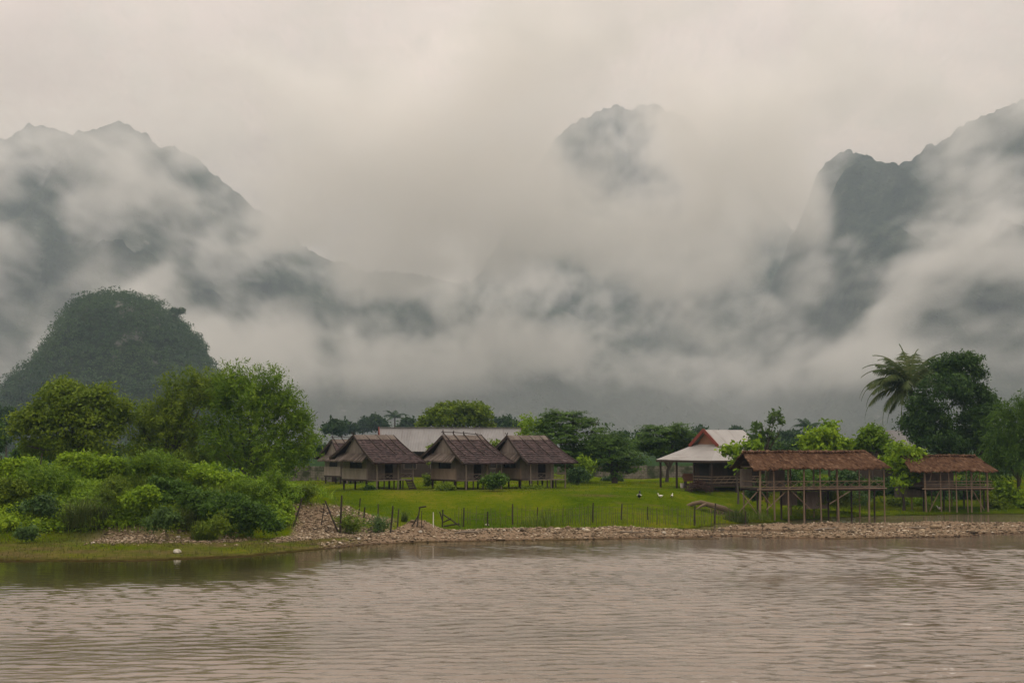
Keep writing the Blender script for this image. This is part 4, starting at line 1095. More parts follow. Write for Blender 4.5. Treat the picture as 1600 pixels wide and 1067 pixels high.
tree('far_tree', 'tree top showing at the right edge above the bamboo', 168, 1606, [(1602, 622, 12, 16), (1612, 645, 22, 22)], 'dense', G_MID, 34, .2)
tree('dark_bush', 'dark hedge of bushes under the wooden house, behind the gap of the pavilions', 142, 1420, [(1400, 760, 34, 16), (1440, 762, 34, 14), (1480, 765, 34, 14), (1375, 765, 30, 14), (1520, 765, 30, 16)], 'dense', G_DRK, 35, 0, cat='bush')

HEDGE = [(-20, 700, 36, 40, 150, 'hedge of dark bushes at the picture edge under the round tree'), (60, 716, 46, 24, 140, 'dark undergrowth left of the round tree trunk'), (150, 716, 46, 24, 142, 'dark undergrowth right of the round tree trunk'),
         (240, 716, 50, 24, 142, 'dark undergrowth under the middle feathery tree'), (325, 716, 46, 22, 145, 'dark undergrowth between the feathery trees'), (410, 718, 44, 18, 150, 'dark undergrowth beside the mossy block wall'),
         (480, 704, 40, 14, 200, 'hedge above the mossy block wall'), (660, 690, 50, 14, 215, 'hedge behind the long house'), (830, 700, 40, 20, 205, 'hedge between the long house and the layered tree'), (960, 704, 46, 18, 215, 'hedge behind the low layered tree'),
         (1060, 706, 46, 18, 220, 'hedge behind the flat topped tree'), (1130, 710, 46, 20, 200, 'hedge behind the pale roofed house'), (1215, 712, 46, 24, 170, 'hedge behind the slender tree'), (1295, 724, 46, 26, 160, 'hedge seen under the long thatched roof'),
         (1360, 732, 40, 26, 158, 'hedge behind the right end of the long pavilion'), (1500, 735, 46, 24, 158, 'hedge behind the short pavilion'), (1575, 720, 40, 30, 160, 'hedge behind the bamboo clump'), (1230, 748, 40, 18, 150, 'bushes seen through the railing of the long pavilion')]
for i, (px, py, rx, ry, Y, lab) in enumerate(HEDGE):
    gq = random.Random(70 + i)
    tree('hedge', lab, Y, px, [(px, py, rx, ry), (px - rx * .6, py - ry * .3, rx * .4, ry * .7), (px + rx * .5, py - ry * .2, rx * .45, ry * .8), (px + gq.uniform(-.3, .3) * rx, py - ry * .6, rx * .3, ry * .5)], 'dense', (G_DRK, G_BLU)[i % 2], 700 + i, 0, 'dark hedges behind the houses', 'hedge', dep=.35)

# --- coconut palm
def palm(label, px, Y, ztop_py, fronds, scale, seed, mat, name='palm_tree', group=None, base=None):
    b0 = at(px if base is None else base, 690, Y); zb = gzs(b0.x, Y)
    c = at(px, ztop_py, Y)
    root = empty(name, (b0.x, Y, zb)); tag(root, label, 'palm tree', group)
    top = Vector((c.x - b0.x, 0, c.z - zb))
    tr = MB(); n = 10
    tr.tube([Vector((top.x * (q / n) ** 1.6, 0, -.3 + (top.z + .3) * q / n)) for q in range(n + 1)], [.17 * scale + .05 * (1 - q / n) for q in range(n + 1)], 8)
    tr.build('trunk', BARK, root)
    g = random.Random(seed); gg = np.random.default_rng(seed)
    for (az, el, L, droop) in fronds:
        L *= scale
        d = Vector((math.cos(az), math.sin(az), 0))
        pts = []; p = top.copy(); a = el
        ns = 16
        for i in range(ns + 1):
            pts.append(p.copy()); p = p + (d * math.cos(a) + Vector((0, 0, math.sin(a)))) * (L / ns); a -= droop / ns * (1.0 + i / ns * .6)
        mb = MB(); mb.tube(pts, [.05 * scale * (1 - i / (ns + 2)) for i in range(ns + 1)], 4, .8)
        side = d.cross(Vector((0, 0, 1)))
        for i in range(1, ns * 5):
            q = i / 5; i0 = min(ns - 1, int(q)); P = pts[i0].lerp(pts[i0 + 1], q - i0)
            fwd = (pts[i0 + 1] - pts[i0]).normalized()
            ll = L * .27 * g.uniform(.8, 1.1) * math.sin(min(1, (i / (ns * 5)) * 1.15 + .15) * math.pi) ** .6 + .1
            for s_ in (-1, 1):
                dirn = (side * s_ * .8 + fwd * .65 + Vector((0, 0, -.35 - .5 * g.random()))).normalized()
                e = P + dirn * ll; mid = P + dirn * ll * .5 + Vector((0, 0, .05 * ll))
                wv = fwd * (.036 * scale)
                t = g.random()
                mb.poly([P - wv, P + wv, mid + wv, mid - wv], t); mb.poly([mid - wv, mid + wv, e - Vector((0, 0, .05))], t)
        mb.build('frond', mat, root)
    return root
PALM = leaf_mat('palm_fronds', [(0.025, 0.05, 0.012), (0.055, 0.09, 0.022), (0.095, 0.125, 0.035), (0.16, 0.165, 0.06)])
def fr_(deg, el, L, dr): return (R(deg), R(el), L, R(dr))
palm('tall coconut palm with drooping fronds beside the dense dark tree', 1422, 150.5, 603,
     [fr_(178, 62, 4.4, 75), fr_(165, 38, 4.8, 95), fr_(190, 22, 4.7, 85), fr_(172, 4, 4.9, 75), fr_(200, -12, 4.4, 70), fr_(140, 72, 4.3, 60), fr_(60, 78, 4.4, 55), fr_(20, 60, 4.6, 75), fr_(-10, 74, 4.2, 60), fr_(5, 30, 4.4, 90),
      fr_(-60, 35, 4.2, 90), fr_(-110, 30, 4.2, 95), fr_(240, 0, 4.2, 80), fr_(100, 40, 4.2, 80), fr_(215, 45, 4.4, 95), fr_(185, -35, 3.6, 40), fr_(155, 55, 4.4, 80), fr_(95, 80, 4.2, 40), fr_(210, 68, 4.3, 70), fr_(35, 40, 4.4, 85), fr_(182, 32, 4.8, 90), fr_(-30, 55, 4.3, 80)], 1.36, 5, PALM, base=1436)
for i, (px, Y, py, lab) in enumerate(((617, 420, 652, 'tiny distant palm above the long iron roof'), (1262, 330, 668, 'tiny distant palm between the slender tree and the long thatched roof'))):
    palm(lab, px, Y, py, [fr_(a, e_, 4.0, 80) for a, e_ in ((0, 50), (60, 30), (120, 45), (180, 40), (240, 20), (300, 40), (90, 75), (200, 70))], 1.15, 40 + i, G_FAR, group='distant palms')

# --- distant tree line
far = [(520, 668, 16, 10, 300), (545, 668, 14, 9, 380), (572, 664, 16, 10, 430), (592, 662, 14, 12, 400), (632, 664, 16, 9, 380), (786, 662, 18, 9, 330), (800, 668, 14, 10, 300), (972, 684, 12, 8, 330), (1000, 686, 14, 8, 360), (1098, 676, 12, 8, 350),
       (1150, 676, 16, 8, 400), (1130, 684, 14, 8, 360), (1226, 686, 16, 10, 300), (1246, 684, 14, 12, 320), (1160, 688, 22, 8, 380), (1274, 682, 14, 10, 340), (10, 660, 14, 20, 300), (1400, 690, 14, 10, 300), (-20, 660, 22, 24, 280), (1620, 660, 24, 20, 300)]
FARL = ['beside the feathery tree', 'above the older hut', 'above the nearest stilt hut roof', 'left of the tiny palm', 'right of the tiny palm over the iron roof', 'right of the bright leafy tree', 'above the last hut ridge', 'between the layered trees', 'left of the flat topped tree', 'touching the pale gable',
        'above the pale gable ridge', 'behind the pale gable', 'right of the slender tree', 'before the second tiny palm', 'behind the slender tree', 'behind the bright leafy tree at the thatched roof', 'peeping out left of the round tree', 'behind the wooden house', 'at the picture edge beside the round tree', 'at the picture edge beside the bamboo']
for i, ((px, py, rx, ry, Y), w_) in enumerate(zip(far, FARL)):
    gq = random.Random(900 + i)
    tree('distant_tree', 'hazy distant tree ' + w_, Y, px, [(px, py, rx, ry), (px + gq.uniform(-8, 8), py - ry * .5, rx * .6, ry * .6), (px + gq.uniform(-10, 10), py + ry * .6, rx * 1.1, ry * .8)], 'far', G_FAR, 300 + i, .2, group='distant trees on the valley floor', limbs=False)

# --- shrubs of the left bank
def bush(label, px, py, rx, ry, style, mat, seed, Y=None, name='bush', group='bushes on the left bank', n=5):
    """py is the middle of the bush; it stands on the ground below"""
    if Y is None: Y = hit(px, min(py + ry, 1000)).y
    g = random.Random(seed)
    bl = [(px, py + ry * .2, rx * .8, ry * .8)]
    for _ in range(n): bl.append((px + g.uniform(-.6, .6) * rx, py + g.uniform(-.35, .35) * ry, rx * g.uniform(.35, .55), ry * g.uniform(.4, .6)))
    return tree(name, label, Y, px, bl, style, mat, seed, 0, group=group, cat='bush', dep=.8)
BL = [(28, 738, 46, 26, 99, 'shrub', G_BRI, 'bright bush at the picture edge below the round tree'),
      (120, 728, 36, 20, 99, 'shrub', G_BRI, 'tallest bright bush in front of the round tree trunk'),
      (165, 742, 34, 24, 98.5, 'shrub', G_BRI, 'bright bush just right of the tallest bright bush'),
      (205, 752, 28, 24, 98.5, 'fine', G_YEL, 'yellowish fine bush in the dip between the bank bushes'),
      (248, 742, 40, 26, 98.5, 'fine', G_YEL, 'rounded grassy bush below the feathery tree'),
      (305, 746, 40, 24, 98.5, 'shrub', G_BRI, 'bright bush below the dark hollow of the feathery trees'),
      (352, 762, 38, 26, 97.5, 'shrub', G_BRI, 'bright sloping bush left of the stake topped gravel heap'),
      (395, 778, 30, 24, 96.5, 'fine', G_YEL, 'yellow green bush trailing down to the gravel heap'),
      (70, 764, 44, 28, 95.5, 'fine', G_YEL, 'yellow tinted bush left of the tall drooping grass'),
      (14, 778, 36, 30, 94, 'shrub', G_MID, 'shaded green bush at the picture edge under the bright bush'),
      (50, 800, 36, 24, 92, 'shrub', G_DRK, 'dark leafy bush low on the bank left of the drooping grass'),
      (190, 778, 30, 24, 94.5, 'fine', G_MID, 'brownish green bush above the pale rubble patch'),
      (225, 785, 26, 22, 92.5, 'shrub', G_BRI, 'low leafy bush above the rounded grey green shrub'),
      (265, 772, 34, 24, 95, 'shrub', G_BLU, 'deep green bush under the rounded grassy bush'),
      (312, 788, 36, 28, 93, 'shrub', G_BLU, 'deep green bush in the middle of the bank face'),
      (350, 800, 36, 28, 91.5, 'shrub', G_BLU, 'dark vine covered bush over the bank foot'),
      (390, 808, 36, 26, 91, 'shrub', G_BLU, 'deep green bush touching the gravel heap'),
      (422, 818, 20, 18, 90.5, 'shrub', G_BLU, 'small deep green bush at the foot of the gravel heap'),
      (40, 832, 20, 18, 87.5, 'shrub', G_GRY, 'grey green shrub standing alone on the grassy strip below the dark bush'),
      (257, 812, 28, 25, 88.5, 'shrub', G_GRY, 'rounded grey green shrub between two rubble patches'),
      (340, 826, 20, 14, 88.5, 'fine', G_MID, 'low weedy bush right of the rounded grey green shrub'),
      (480, 768, 16, 14, 100, 'fine', G_MID, 'small bush on top of the gravel heap'),
      (428, 762, 20, 26, 99, 'fine', G_YEL, 'pale weedy bush behind the thin stake above the heap'),
      (545, 822, 26, 12, None, 'fine', G_MID, 'low weedy bush in the dip right of the gravel heap'),
      (585, 822, 20, 10, None, 'fine', G_GRY, 'sprawling weeds between the heap and the brown gravel mound')]
for i, (px, py, rx, ry, Y, st_, mt, lab) in enumerate(BL):
    kx = 1.25 if (i < 18 and ry > 18) else 1.0
    bush(lab, px, py - (4 if kx > 1 else 0), rx * kx, ry * kx, st_, mt, 500 + i, Y)
BH = [(1215, 748, 30, 14, 133, 'dense', G_DRK, 'dark bush seen between the first stilts of the long pavilion'),
      (1265, 752, 34, 18, 133.5, 'dense', G_BLU, 'dark bush behind the middle of the long pavilion deck'),
      (1318, 752, 34, 20, 134, 'dense', G_DRK, 'dark bush behind the right half of the long pavilion deck'),
      (1362, 762, 28, 20, 135, 'dense', G_BLU, 'dark bush behind the last post of the long pavilion'),
      (1490, 770, 36, 18, 141, 'dense', G_DRK, 'dark bush behind the deck of the short pavilion'),
      (1290, 782, 60, 10, 124, 'fine', G_MID, 'rank grass at the feet of the long pavilion stilts'),
      (690, 712, 24, 24, 150, 'round', G_MID, 'leafy bush in the gap between the first two huts'),
      (668, 752, 14, 14, 138, 'shrub', G_MID, 'low garden plants between the first two huts'),
      (578, 764, 10, 6, 126.6, 'shrub', G_DRK, 'low dark plants under the nearest hut'),
      (772, 752, 26, 17, 125.5, 'shrub', G_BLU, 'round bush in front of the middle hut'),
      (905, 742, 22, 18, 143, 'shrub', G_DRK, 'dark shrub right of the last hut'),
      (918, 726, 16, 20, 147, 'round', G_BRI, 'bright young shrub under the large layered tree'),
      (775, 702, 12, 12, 150, 'round', G_MID, 'small tree top peeping between the middle and last huts'),
      (840, 764, 26, 5, 130, 'shrub', G_MID, 'low plants along the last hut'),
      (700, 762, 26, 6, 127, 'shrub', G_MID, 'low plants along the middle hut'),
      (1575, 768, 26, 24, 136, 'broad', G_BRI, 'broad leaved bush at the right waterside'),
      (1555, 785, 20, 12, 134, 'broad', G_MID, 'low leafy bush right of the short pavilion'),
      (1600, 780, 20, 18, 134, 'broad', G_BRI, 'leafy bush at the picture edge by the backwater'),
      (1440, 790, 10, 10, 137, 'bamboo', G_BRI, 'tuft of long leaves under the short pavilion'),
      (1400, 786, 22, 10, 137, 'broad', G_MID, 'low leafy plants between the two pavilions'),
      (1470, 786, 22, 8, 139, 'broad', G_BLU, 'shaded plants behind the short pavilion stilts'),
      (1180, 770, 26, 12, 126, 'shrub', G_DRK, 'shaded bush under the long pavilion'),
      (1250, 778, 40, 12, 127, 'fine', G_DRK, 'shaded weeds behind the middle stilts of the long pavilion'),
      (1320, 780, 40, 12, 128, 'fine', G_DRK, 'shaded weeds behind the last stilts of the long pavilion'),
      (960, 750, 20, 6, 160, 'shrub', G_DRK, 'dark plants at the foot of the low layered tree')]
for i, (px, py, rx, ry, Y, st_, mt, lab) in enumerate(BH):
    bush(lab, px, py, rx, ry, st_, mt, 600 + i, Y, group='bushes around the huts and pavilions')

# --- grasses
GRASS = leaf_mat('grass_blades', [(0.039, 0.078, 0.0083), (0.091, 0.156, 0.0146), (0.143, 0.195, 0.0229), (0.208, 0.208, 0.0468)], transl=.25, scale=.25)
REED = leaf_mat('drooping_grass', [(0.035, 0.065, 0.010), (0.07, 0.11, 0.016), (0.11, 0.145, 0.03), (0.17, 0.17, 0.07)], scale=.4)
def blades(P, L, W, g, bend=.35):
    """triangular blades, two segments each"""
    n = len(P)
    az = g.random(n) * 2 * math.pi; d = np.stack([np.cos(az), np.sin(az), np.zeros(n)], 1); s = np.stack([-np.sin(az), np.cos(az), np.zeros(n)], 1)
    b = (bend * (.4 + g.random(n)))[:, None]; L = L[:, None]; W = W[:, None]
    up = np.array([0, 0, 1.0])
    m1 = P + up * L * .55 + d * L * b * .3
    tp = P + up * L * (1 - b * .35) + d * L * b
    V = np.stack([P - s * W * .5, P + s * W * .5, m1 + s * W * .4, m1 - s * W * .4, tp - s * W * .06, tp + s * W * .06], 1).reshape(-1, 3)
    i = np.arange(n)[:, None] * 6
    F = np.concatenate([i + np.array([0, 1, 2, 3]), i + np.array([3, 2, 5, 4])], 0)
    t = g.random(n)
    return V, F, np.concatenate([t, t])
def clump(label, px, py_top, py_base, rx, seed, n=900, mat=REED, Y=None, bend=1.0, name='grass_clump'):
    h = hit(px, py_base); Y = h.y if Y is None else Y
    b0 = at(px, py_base, Y); zb = gzs(b0.x, Y); k = Y / FPX
    g = np.random.default_rng(seed)
    r_ = np.sqrt(g.random(n)) * rx * k * .5; a_ = g.random(n) * 6.283
    P = np.stack([r_ * np.cos(a_), r_ * np.sin(a_), np.zeros(n)], 1)
    H = at(px, py_top, Y).z - zb
    V, F, t_ = blades(P, H * (.5 + .6 * g.random(n)) * (1.05 - .7 * (r_ / r_.max()) ** 2), np.full(n, .04), g, bend)
    o = link(name, np_mesh(name, V, F, t_), mat, None, (b0.x, Y, zb))
    return tag(o, label, 'grass', 'clumps of tall grass')
clump('tall drooping grass clump left of the pale rubble patch', 128, 752, 826, 60, 61, 700, Y=91.5)
clump('smaller drooping grass clump behind the tall one', 160, 770, 820, 40, 62, 360, Y=92.5)
clump('tall hanging grass on the bank face right of the grey green shrub', 292, 770, 822, 36, 63, 400, Y=92)
for i, (px, py, pb, rx, n, lab) in enumerate(((88, 722, 760, 50, 500, 'ragged grass between the bright bush tops'), (182, 728, 770, 50, 500, 'ragged grass in the dip right of the tallest bright bush'), (228, 722, 770, 60, 700, 'tall ragged grass over the rounded grassy bush'),
        (280, 728, 765, 50, 500, 'ragged grass beside the dark hollow of the feathery trees'), (340, 742, 785, 50, 500, 'ragged grass on the sloping bush top'), (60, 775, 815, 50, 600, 'hanging grass left of the tall drooping clump'), (320, 800, 835, 40, 500, 'hanging grass over the bank foot beside the low weedy bush'))):
    clump(lab, px, py, pb, rx, 160 + i, n, GRASS, Y=(98 - (pb - 760) * .11), bend=.8)
clump('thin pale seeding grass above the sloping bush', 400, 742, 775, 60, 64, 500, Y=100.5)
clump('dry pale weeds beside the fence with the leaning rail', 632, 790, 815, 10, 65, 120, bend=.5)
clump('tall weeds growing on the lawn behind the stick fence', 850, 784, 822, 70, 66, 220, GRASS, bend=.5)
clump('weeds around the front stilts of the long pavilion', 1180, 788, 812, 50, 67, 260, GRASS, bend=.6)
clump('dry weeds behind the roots of the fallen trunk', 1150, 785, 815, 40, 68, 400, bend=.6)

def scatter(name, label, n, xr, yr_, dens, Lr, W, seed, mat=GRASS, bend=.35):
    g = np.random.default_rng(seed)
    x = g.uniform(*xr, n); y = g.uniform(*yr_, n)
    k = g.random(n) < dens(x, y)
    x, y = x[k], y[k]
    P = np.stack([x, y, gz(x, y) - .02], 1)
    V, F, t_ = blades(P, Lr[0] + (Lr[1] - Lr[0]) * g.random(len(x)) ** 2, np.full(len(x), W), g, bend)
    return tag(link(name, np_mesh(name, V, F, t_), mat), label, 'grass', kind='stuff')
def d_bank(x, y):
    d = y - shore(x)
    return sstep(.4, 1.6, d) * (1 - gravel_w(x, y)) * (.35 + .65 * sstep(.45, .6, vnoise(x * .5, y * .5, 91))) * (1 - .6 * mud_shade_w(x, y))
DRYG = leaf_mat('olive_grass', [(0.035, 0.04, 0.008), (0.075, 0.08, 0.016), (0.12, 0.115, 0.028), (0.17, 0.15, 0.055)], scale=.3)
scatter('bank_grass', 'short yellowish grass covering the low strip by the river', 26000, (-37, -4), (78, 94), d_bank, (.06, .26), .035, 71, DRYG)
def d_lawn(x, y):
    e = np.interp(x, [-14, -8, 12, 17, 24, 32, 45], [100, 100, 103, 110, 116, 123, 128])
    q = sstep(e - 2, e, y) * (1 - sstep(e + 6, e + 14, y)) * (1 - gravel_w(x, y)) * (gz(x, y) > .03)
    return q * (.25 + .75 * sstep(.42, .62, vnoise(x * .35, y * .35, 92)))
scatter('lawn_grass', 'rough taller grass along the lower edge of the lawn', 46000, (-13, 46), (98, 142), d_lawn, (.10, .50), .035, 72)
def d_all(x, y): return sstep(108, 114, y) * (.3 + .7 * vnoise(x * .2, y * .2, 93))
scatter('lawn_tufts', 'short green turf of the lawn around the huts', 30000, (-30, 22), (106, 165), d_all, (.05, .16), .05, 73)
def d_mound(x, y): return (mound(x, y) > .35) * (x < -13.5) * (1 - gravel_w(x, y)) * (.5 + .5 * vnoise(x * .4, y * .4, 94))
scatter('bank_weeds', 'long grass and weeds covering the spoil bank', 26000, (-42, -6), (86, 112), d_mound, (.25, 1.25), .035, 74, G_BRI, .6)

# --- creepers and leafy weeds over the whole bank
g = np.random.default_rng(79)
x = g.uniform(-40, -8, 9000); y = g.uniform(86, 106, 9000)
k = (mound(x, y) > .45) & (gravel_w(x, y) < .3) & (x < -15.0 + 1.5 * fbm(y * .5, x * .5, 98, 2))
x, y = x[k], y[k]; per = 34
rr_ = (.22 + .3 * g.random(len(x)) ** 2)
C = np.stack([x, y, gz(x, y) + rr_ * .5 + .45 * np.clip(fbm(x * .45, y * .45, 96, 3), 0, 1)], 1)
d = norm(g.normal(size=(len(x) * per, 3)) + np.array([0, -.25, .6]))
P = np.repeat(C, per, 0) + d * np.repeat(rr_, per)[:, None] * (.5 + .7 * g.random(len(d)))[:, None]
L = .11 + .14 * g.random(len(d))
V, F2 = leaves(P, norm(d + np.array([0, -.1, .6]) + .6 * g.normal(size=d.shape)), norm(g.normal(size=d.shape) - np.array([0, 0, .4])), L, L * .6)
cl = np.clip(.5 + .9 * fbm(x * .25, y * .25, 97, 3) + .25 * g.normal(size=len(x)), 0, 1)
tag(link('creepers', np_mesh('creepers', V, F2, np.clip(.7 * np.repeat(cl, per) + .3 * g.random(len(d)), 0, 1)), G_BRI), 'leafy creepers and weeds covering the left bank', 'undergrowth', kind='stuff')

# --- forested limestone hill
prof = [(-40, 676), (-10, 655), (5, 640), (20, 603), (45, 578), (70, 552), (95, 528), (108, 505), (122, 482), (138, 468), (160, 463), (190, 463), (215, 466), (240, 472), (256, 482), (270, 496), (292, 516), (308, 540), (318, 556), (328, 572), (340, 590), (352, 625), (372, 655), (400, 678)]
Y0 = 640.
pts = [at(180 + (a - 180) * .955, b + 6, Y0) for a, b in prof]
hx = np.array([q.x for q in pts]); hz = np.array([q.z for q in pts])
xs = np.arange(hx[0], hx[-1], 1.2); ts = np.linspace(-1, 1, 90)
X, T = np.meshgrid(xs, ts)
H = np.interp(X, hx, hz)
sh = np.clip(1 - np.abs(T) ** 2.2, 0, 1) ** .8
Yw = Y0 + T * 62 * (.45 + .55 * H / H.max()) + 4 * fbm(X * .05, T * 4, 401, 3)
Z = H * np.clip(sh, 0, 1) * (1 + .10 * fbm(X * .06, T * 3, 403, 3) * np.clip(np.abs(T) * 3, 0, 1)) + 1.6 * fbm(X * .14, Yw * .14, 405, 3) * np.clip(sh * 5, 0, 1)
HV = np.stack([X, Yw, Z], -1)
nx, ny = len(xs), len(ts)
i = np.arange(ny - 1)[:, None] * nx + np.arange(nx - 1)[None, :]
F = np.stack([i, i + 1, i + nx + 1, i + nx], -1).reshape(-1, 4)
m = NT('hill_ground'); p = m.pos()
HILLM = m.surf(m.ramp(m.noise(.09, 5, .65, vec=p), [(.3, (0.016, 0.030, 0.012)), (.6, (0.035, 0.055, 0.022)), (.66, (0.17, 0.165, 0.15))]), .95, spec=.05)
tag(link('hill', np_mesh('hill', HV.reshape(-1, 3), F, smooth=True), HILLM), 'steep limestone hill behind the left trees', 'hill', kind='structure')
g = np.random.default_rng(77)
FP = HV.reshape(-1, 3)[F]; A0 = np.linalg.norm(np.cross(FP[:, 1] - FP[:, 0], FP[:, 3] - FP[:, 0]), axis=1)
A0 = A0 * (FP[:, 0, 1] < Y0 + 25)
nC = 5600
fi = g.choice(len(F), nC, p=A0 / A0.sum()); uv = g.random((nC, 2, 1))
fi = fi[(fbm(FP[fi, 0, 0] * .05, FP[fi, 0, 2] * .03, 409, 3) < .46) | (FP[fi, 0, 2] > 58)]; nC = len(fi); uv = uv[:nC]
C = FP[fi, 0] + (FP[fi, 1] - FP[fi, 0]) * uv[:, 0] + (FP[fi, 3] - FP[fi, 0]) * uv[:, 1]
Nn = norm(np.cross(FP[fi, 1] - FP[fi, 0], FP[fi, 3] - FP[fi, 0]))
r_ = 1.0 + 3.6 * g.random(nC) ** 4
per = 36
d = norm(g.normal(size=(nC * per, 3)) + np.repeat(Nn, per, 0) * .5 + np.array([0, 0, .7]))
P = np.repeat(C + Nn * (.3 + .35 * r_)[:, None] + np.array([0, 0, .5]), per, 0) + d * np.repeat(r_, per)[:, None] * (np.array([1, 1, .8])) * (.75 + .35 * g.random(nC * per))[:, None]
N = norm(d + .55 * g.normal(size=d.shape)); Tn = norm(g.normal(size=d.shape) - np.array([0, 0, .5]))
L = np.repeat(np.minimum(r_, 2.4), per) * .36 * (.6 + .7 * g.random(nC * per))
V, F2 = leaves(P, N, Tn, L, L * .7)
G_HILL = leaf_mat('hill_forest_leaves', [(0.0184, 0.0414, 0.0161), (0.0414, 0.0851, 0.0299), (0.0759, 0.1323, 0.0437), (0.1265, 0.1782, 0.0575)], scale=.03)
tag(link('hill_forest', np_mesh('hill_forest', V, F2, np.clip(.3 * np.repeat(g.random(nC), per) + .5 * np.repeat(np.clip(.5 + 1.1 * fbm(C[:, 0] * .045, C[:, 2] * .06, 407, 3), 0, 1), per) + .25 * g.random(nC * per), 0, 1)), G_HILL), 'dense forest covering the limestone hill', 'forest', kind='stuff')
b0 = at(262, 500, Y0)
root = empty('cliff_tree', (b0.x, Y0, b0.z - 3)); tag(root, 'lone tree leaning out from the shoulder of the forested hill', 'tree')
c1 = at(277, 487, Y0)
B = [((c1.x - b0.x, 0, c1.z - b0.z + 3), (3.2, 2.4, 1.1)), ((c1.x - b0.x - 2.2, 0, c1.z - b0.z + 3.6), (1.8, 1.5, .8)), ((c1.x - b0.x + 1.9, 0, c1.z - b0.z + 3.2), (1.6, 1.5, .9))]
link('crown', crown_mesh('crown', B, 'far', 78), G_HILL, root)
tr = MB(); tr.tube([(-.5, 0, 0), (.6, 0, 2.5), (c1.x - b0.x - .3, 0, c1.z - b0.z + 2.6)], [.4, .3, .2], 6); tr.build('trunk', BARK, root)
# ------------------------------------------------------------------ fence and stakes
def post_mb(px0, py0, px1, py1, r, wob=.02, Y=None):
    """stake from its foot (px1, py1) to its top (px0, py0); returns foot and local mesh"""
    f = hit(px1, py1) if Y is None else Vector((at(px1, py1, Y).x, Y, gzs(at(px1, py1, Y).x, Y)))
    t = at(px0, py0, f.y)
    d = t - f
    mb = MB(); g = random.Random(int(px0 * 7 + py0))
    mb.tube([(-d.x * .1, 0, -.35), (0, 0, 0), (d.x * .5 + g.uniform(-wob, wob), g.uniform(-wob, wob), d.z * .5), (d.x, 0, d.z)], [r * 1.1, r * 1.08, r, r * .85], 6)
    return f, mb, d
SG = 'old wooden stakes on the gravel heap'
for (a, b, c, d_, r, lab) in ((472, 778, 459, 822, .065, 'dark stake leaning to its upper right end on the gravel heap'), (507, 786, 502, 822, .035, 'thin pale stake in the middle of the gravel heap'),
                              (508, 782, 529, 833, .065, 'dark stake leaning back towards the thin pale one, its foot meeting the tall post'), (534, 774, 531, 834, .075, 'tall upright post at the foot of the gravel heap'),
                              (424, 762, 424, 792, .05, 'stake standing among the pale weedy bush'), (198, 722, 197, 752, .06, 'dark stake in the dip between the bank bushes'), (2, 712, 2, 745, .06, 'dark stake at the picture edge above the bank bushes'),
                              (66, 708, 58, 735, .05, 'leaning thin stake in front of the round tree')):
    f, mb, dd = post_mb(a, b, c, d_, r, Y=(99 if c < 430 else None))
    tag(mb.build('wooden_stake', POST, None, f), lab, 'stake', SG)
# the broken rail with its cross brace
def framed(name, label, px, py, segs, r, cat):
    f = hit(px, py); root = empty(name, f); tag(root, label, cat)
    for (a, b, c, d_, nm) in segs:
        p = at(a, b, f.y) - f; q = at(c, d_, f.y) - f
        mb = MB(); mb.tube([p, p.lerp(q, .5) + Vector((0, .02, .01)), q], [r * .9, r, r * 1.05], 6); mb.build(nm, POST, root)
framed('braced_post', 'dark post with broken cross braces propped against it at the gravel edge', 691, 823, [(692, 796, 691, 826, 'post'), (687, 799, 691, 812, 'brace'), (692, 803, 719, 822, 'brace'), (692, 816, 705, 810, 'brace'), (693, 822, 718, 818, 'rail')], .055, 'post')
framed('leaning_rail', 'forked post with a rail poking out sideways near the dry weeds', 650, 824, [(656, 792, 651, 826, 'post'), (644, 822, 655, 803, 'brace'), (654, 793, 666, 791, 'rail')], .05, 'post')

f0 = hit(600, 826)
fence = empty('stick_fence', f0); tag(fence, 'rickety fence of dark posts, thin sticks and wire along the lawn edge', 'fence')
tops = []
for (a, b, c, d_, r) in ((563, 778, 560, 806, .05), (570, 792, 568, 824, .065), (591, 787, 590, 822, .05), (614, 790, 610, 832, .065), (623, 795, 621, 826, .055), (659, 798, 659, 824, .03), (725, 793, 724, 823, .06), (762, 799, 762, 822, .065), (801, 787, 801, 820, .065),
                        (840, 792, 839, 822, .05), (927, 785, 926, 816, .06), (972, 787, 971, 812, .07), (1012, 791, 1012, 812, .045), (1086, 789, 1085, 821, .06), (1118, 786, 1117, 818, .07), (1165, 798, 1165, 818, .055)):
    f, mb, dd = post_mb(a, b, c, d_, r)
    mb.build('post', POST, fence, f - f0); tops.append((f, dd))
f, mb, dd = post_mb(677, 800, 677, 825, .035); mb.build('white_post', WHITE, fence, f - f0)
fence.children[-1]['label'] = 'slim white painted post'
g = random.Random(4)
STICK = wood_mat('thin_grey_sticks', [(0.05, 0.042, 0.03), (0.10, 0.085, 0.06), (0.16, 0.135, 0.10)])
sx = [710, 716, 721, 731, 735, 744, 757, 768, 775, 782, 790, 809, 815, 822, 829, 834] + [int(846 + 3.9 * k + g.uniform(-1.6, 1.6)) for k in range(76)]
for a in sx:
    if a > 1140: continue
    b = g.uniform(790, 801) if a < 800 else g.uniform(786, 797)
    f = hit(a, 819 + g.uniform(-1, 3)); t_ = at(a + g.uniform(-1.2, 1.2), b, f.y); d_ = t_ - f
    mb = MB(); mb.tube([(0, 0, -.2), (d_.x * .5 + g.uniform(-.03, .03), 0, d_.z * .5), (d_.x, 0, d_.z)], [.019, .017, .012], 4)
    mb.build('stick', STICK, fence, f - f0)
mb = MB()
tops.sort(key=lambda q: q[0].x)
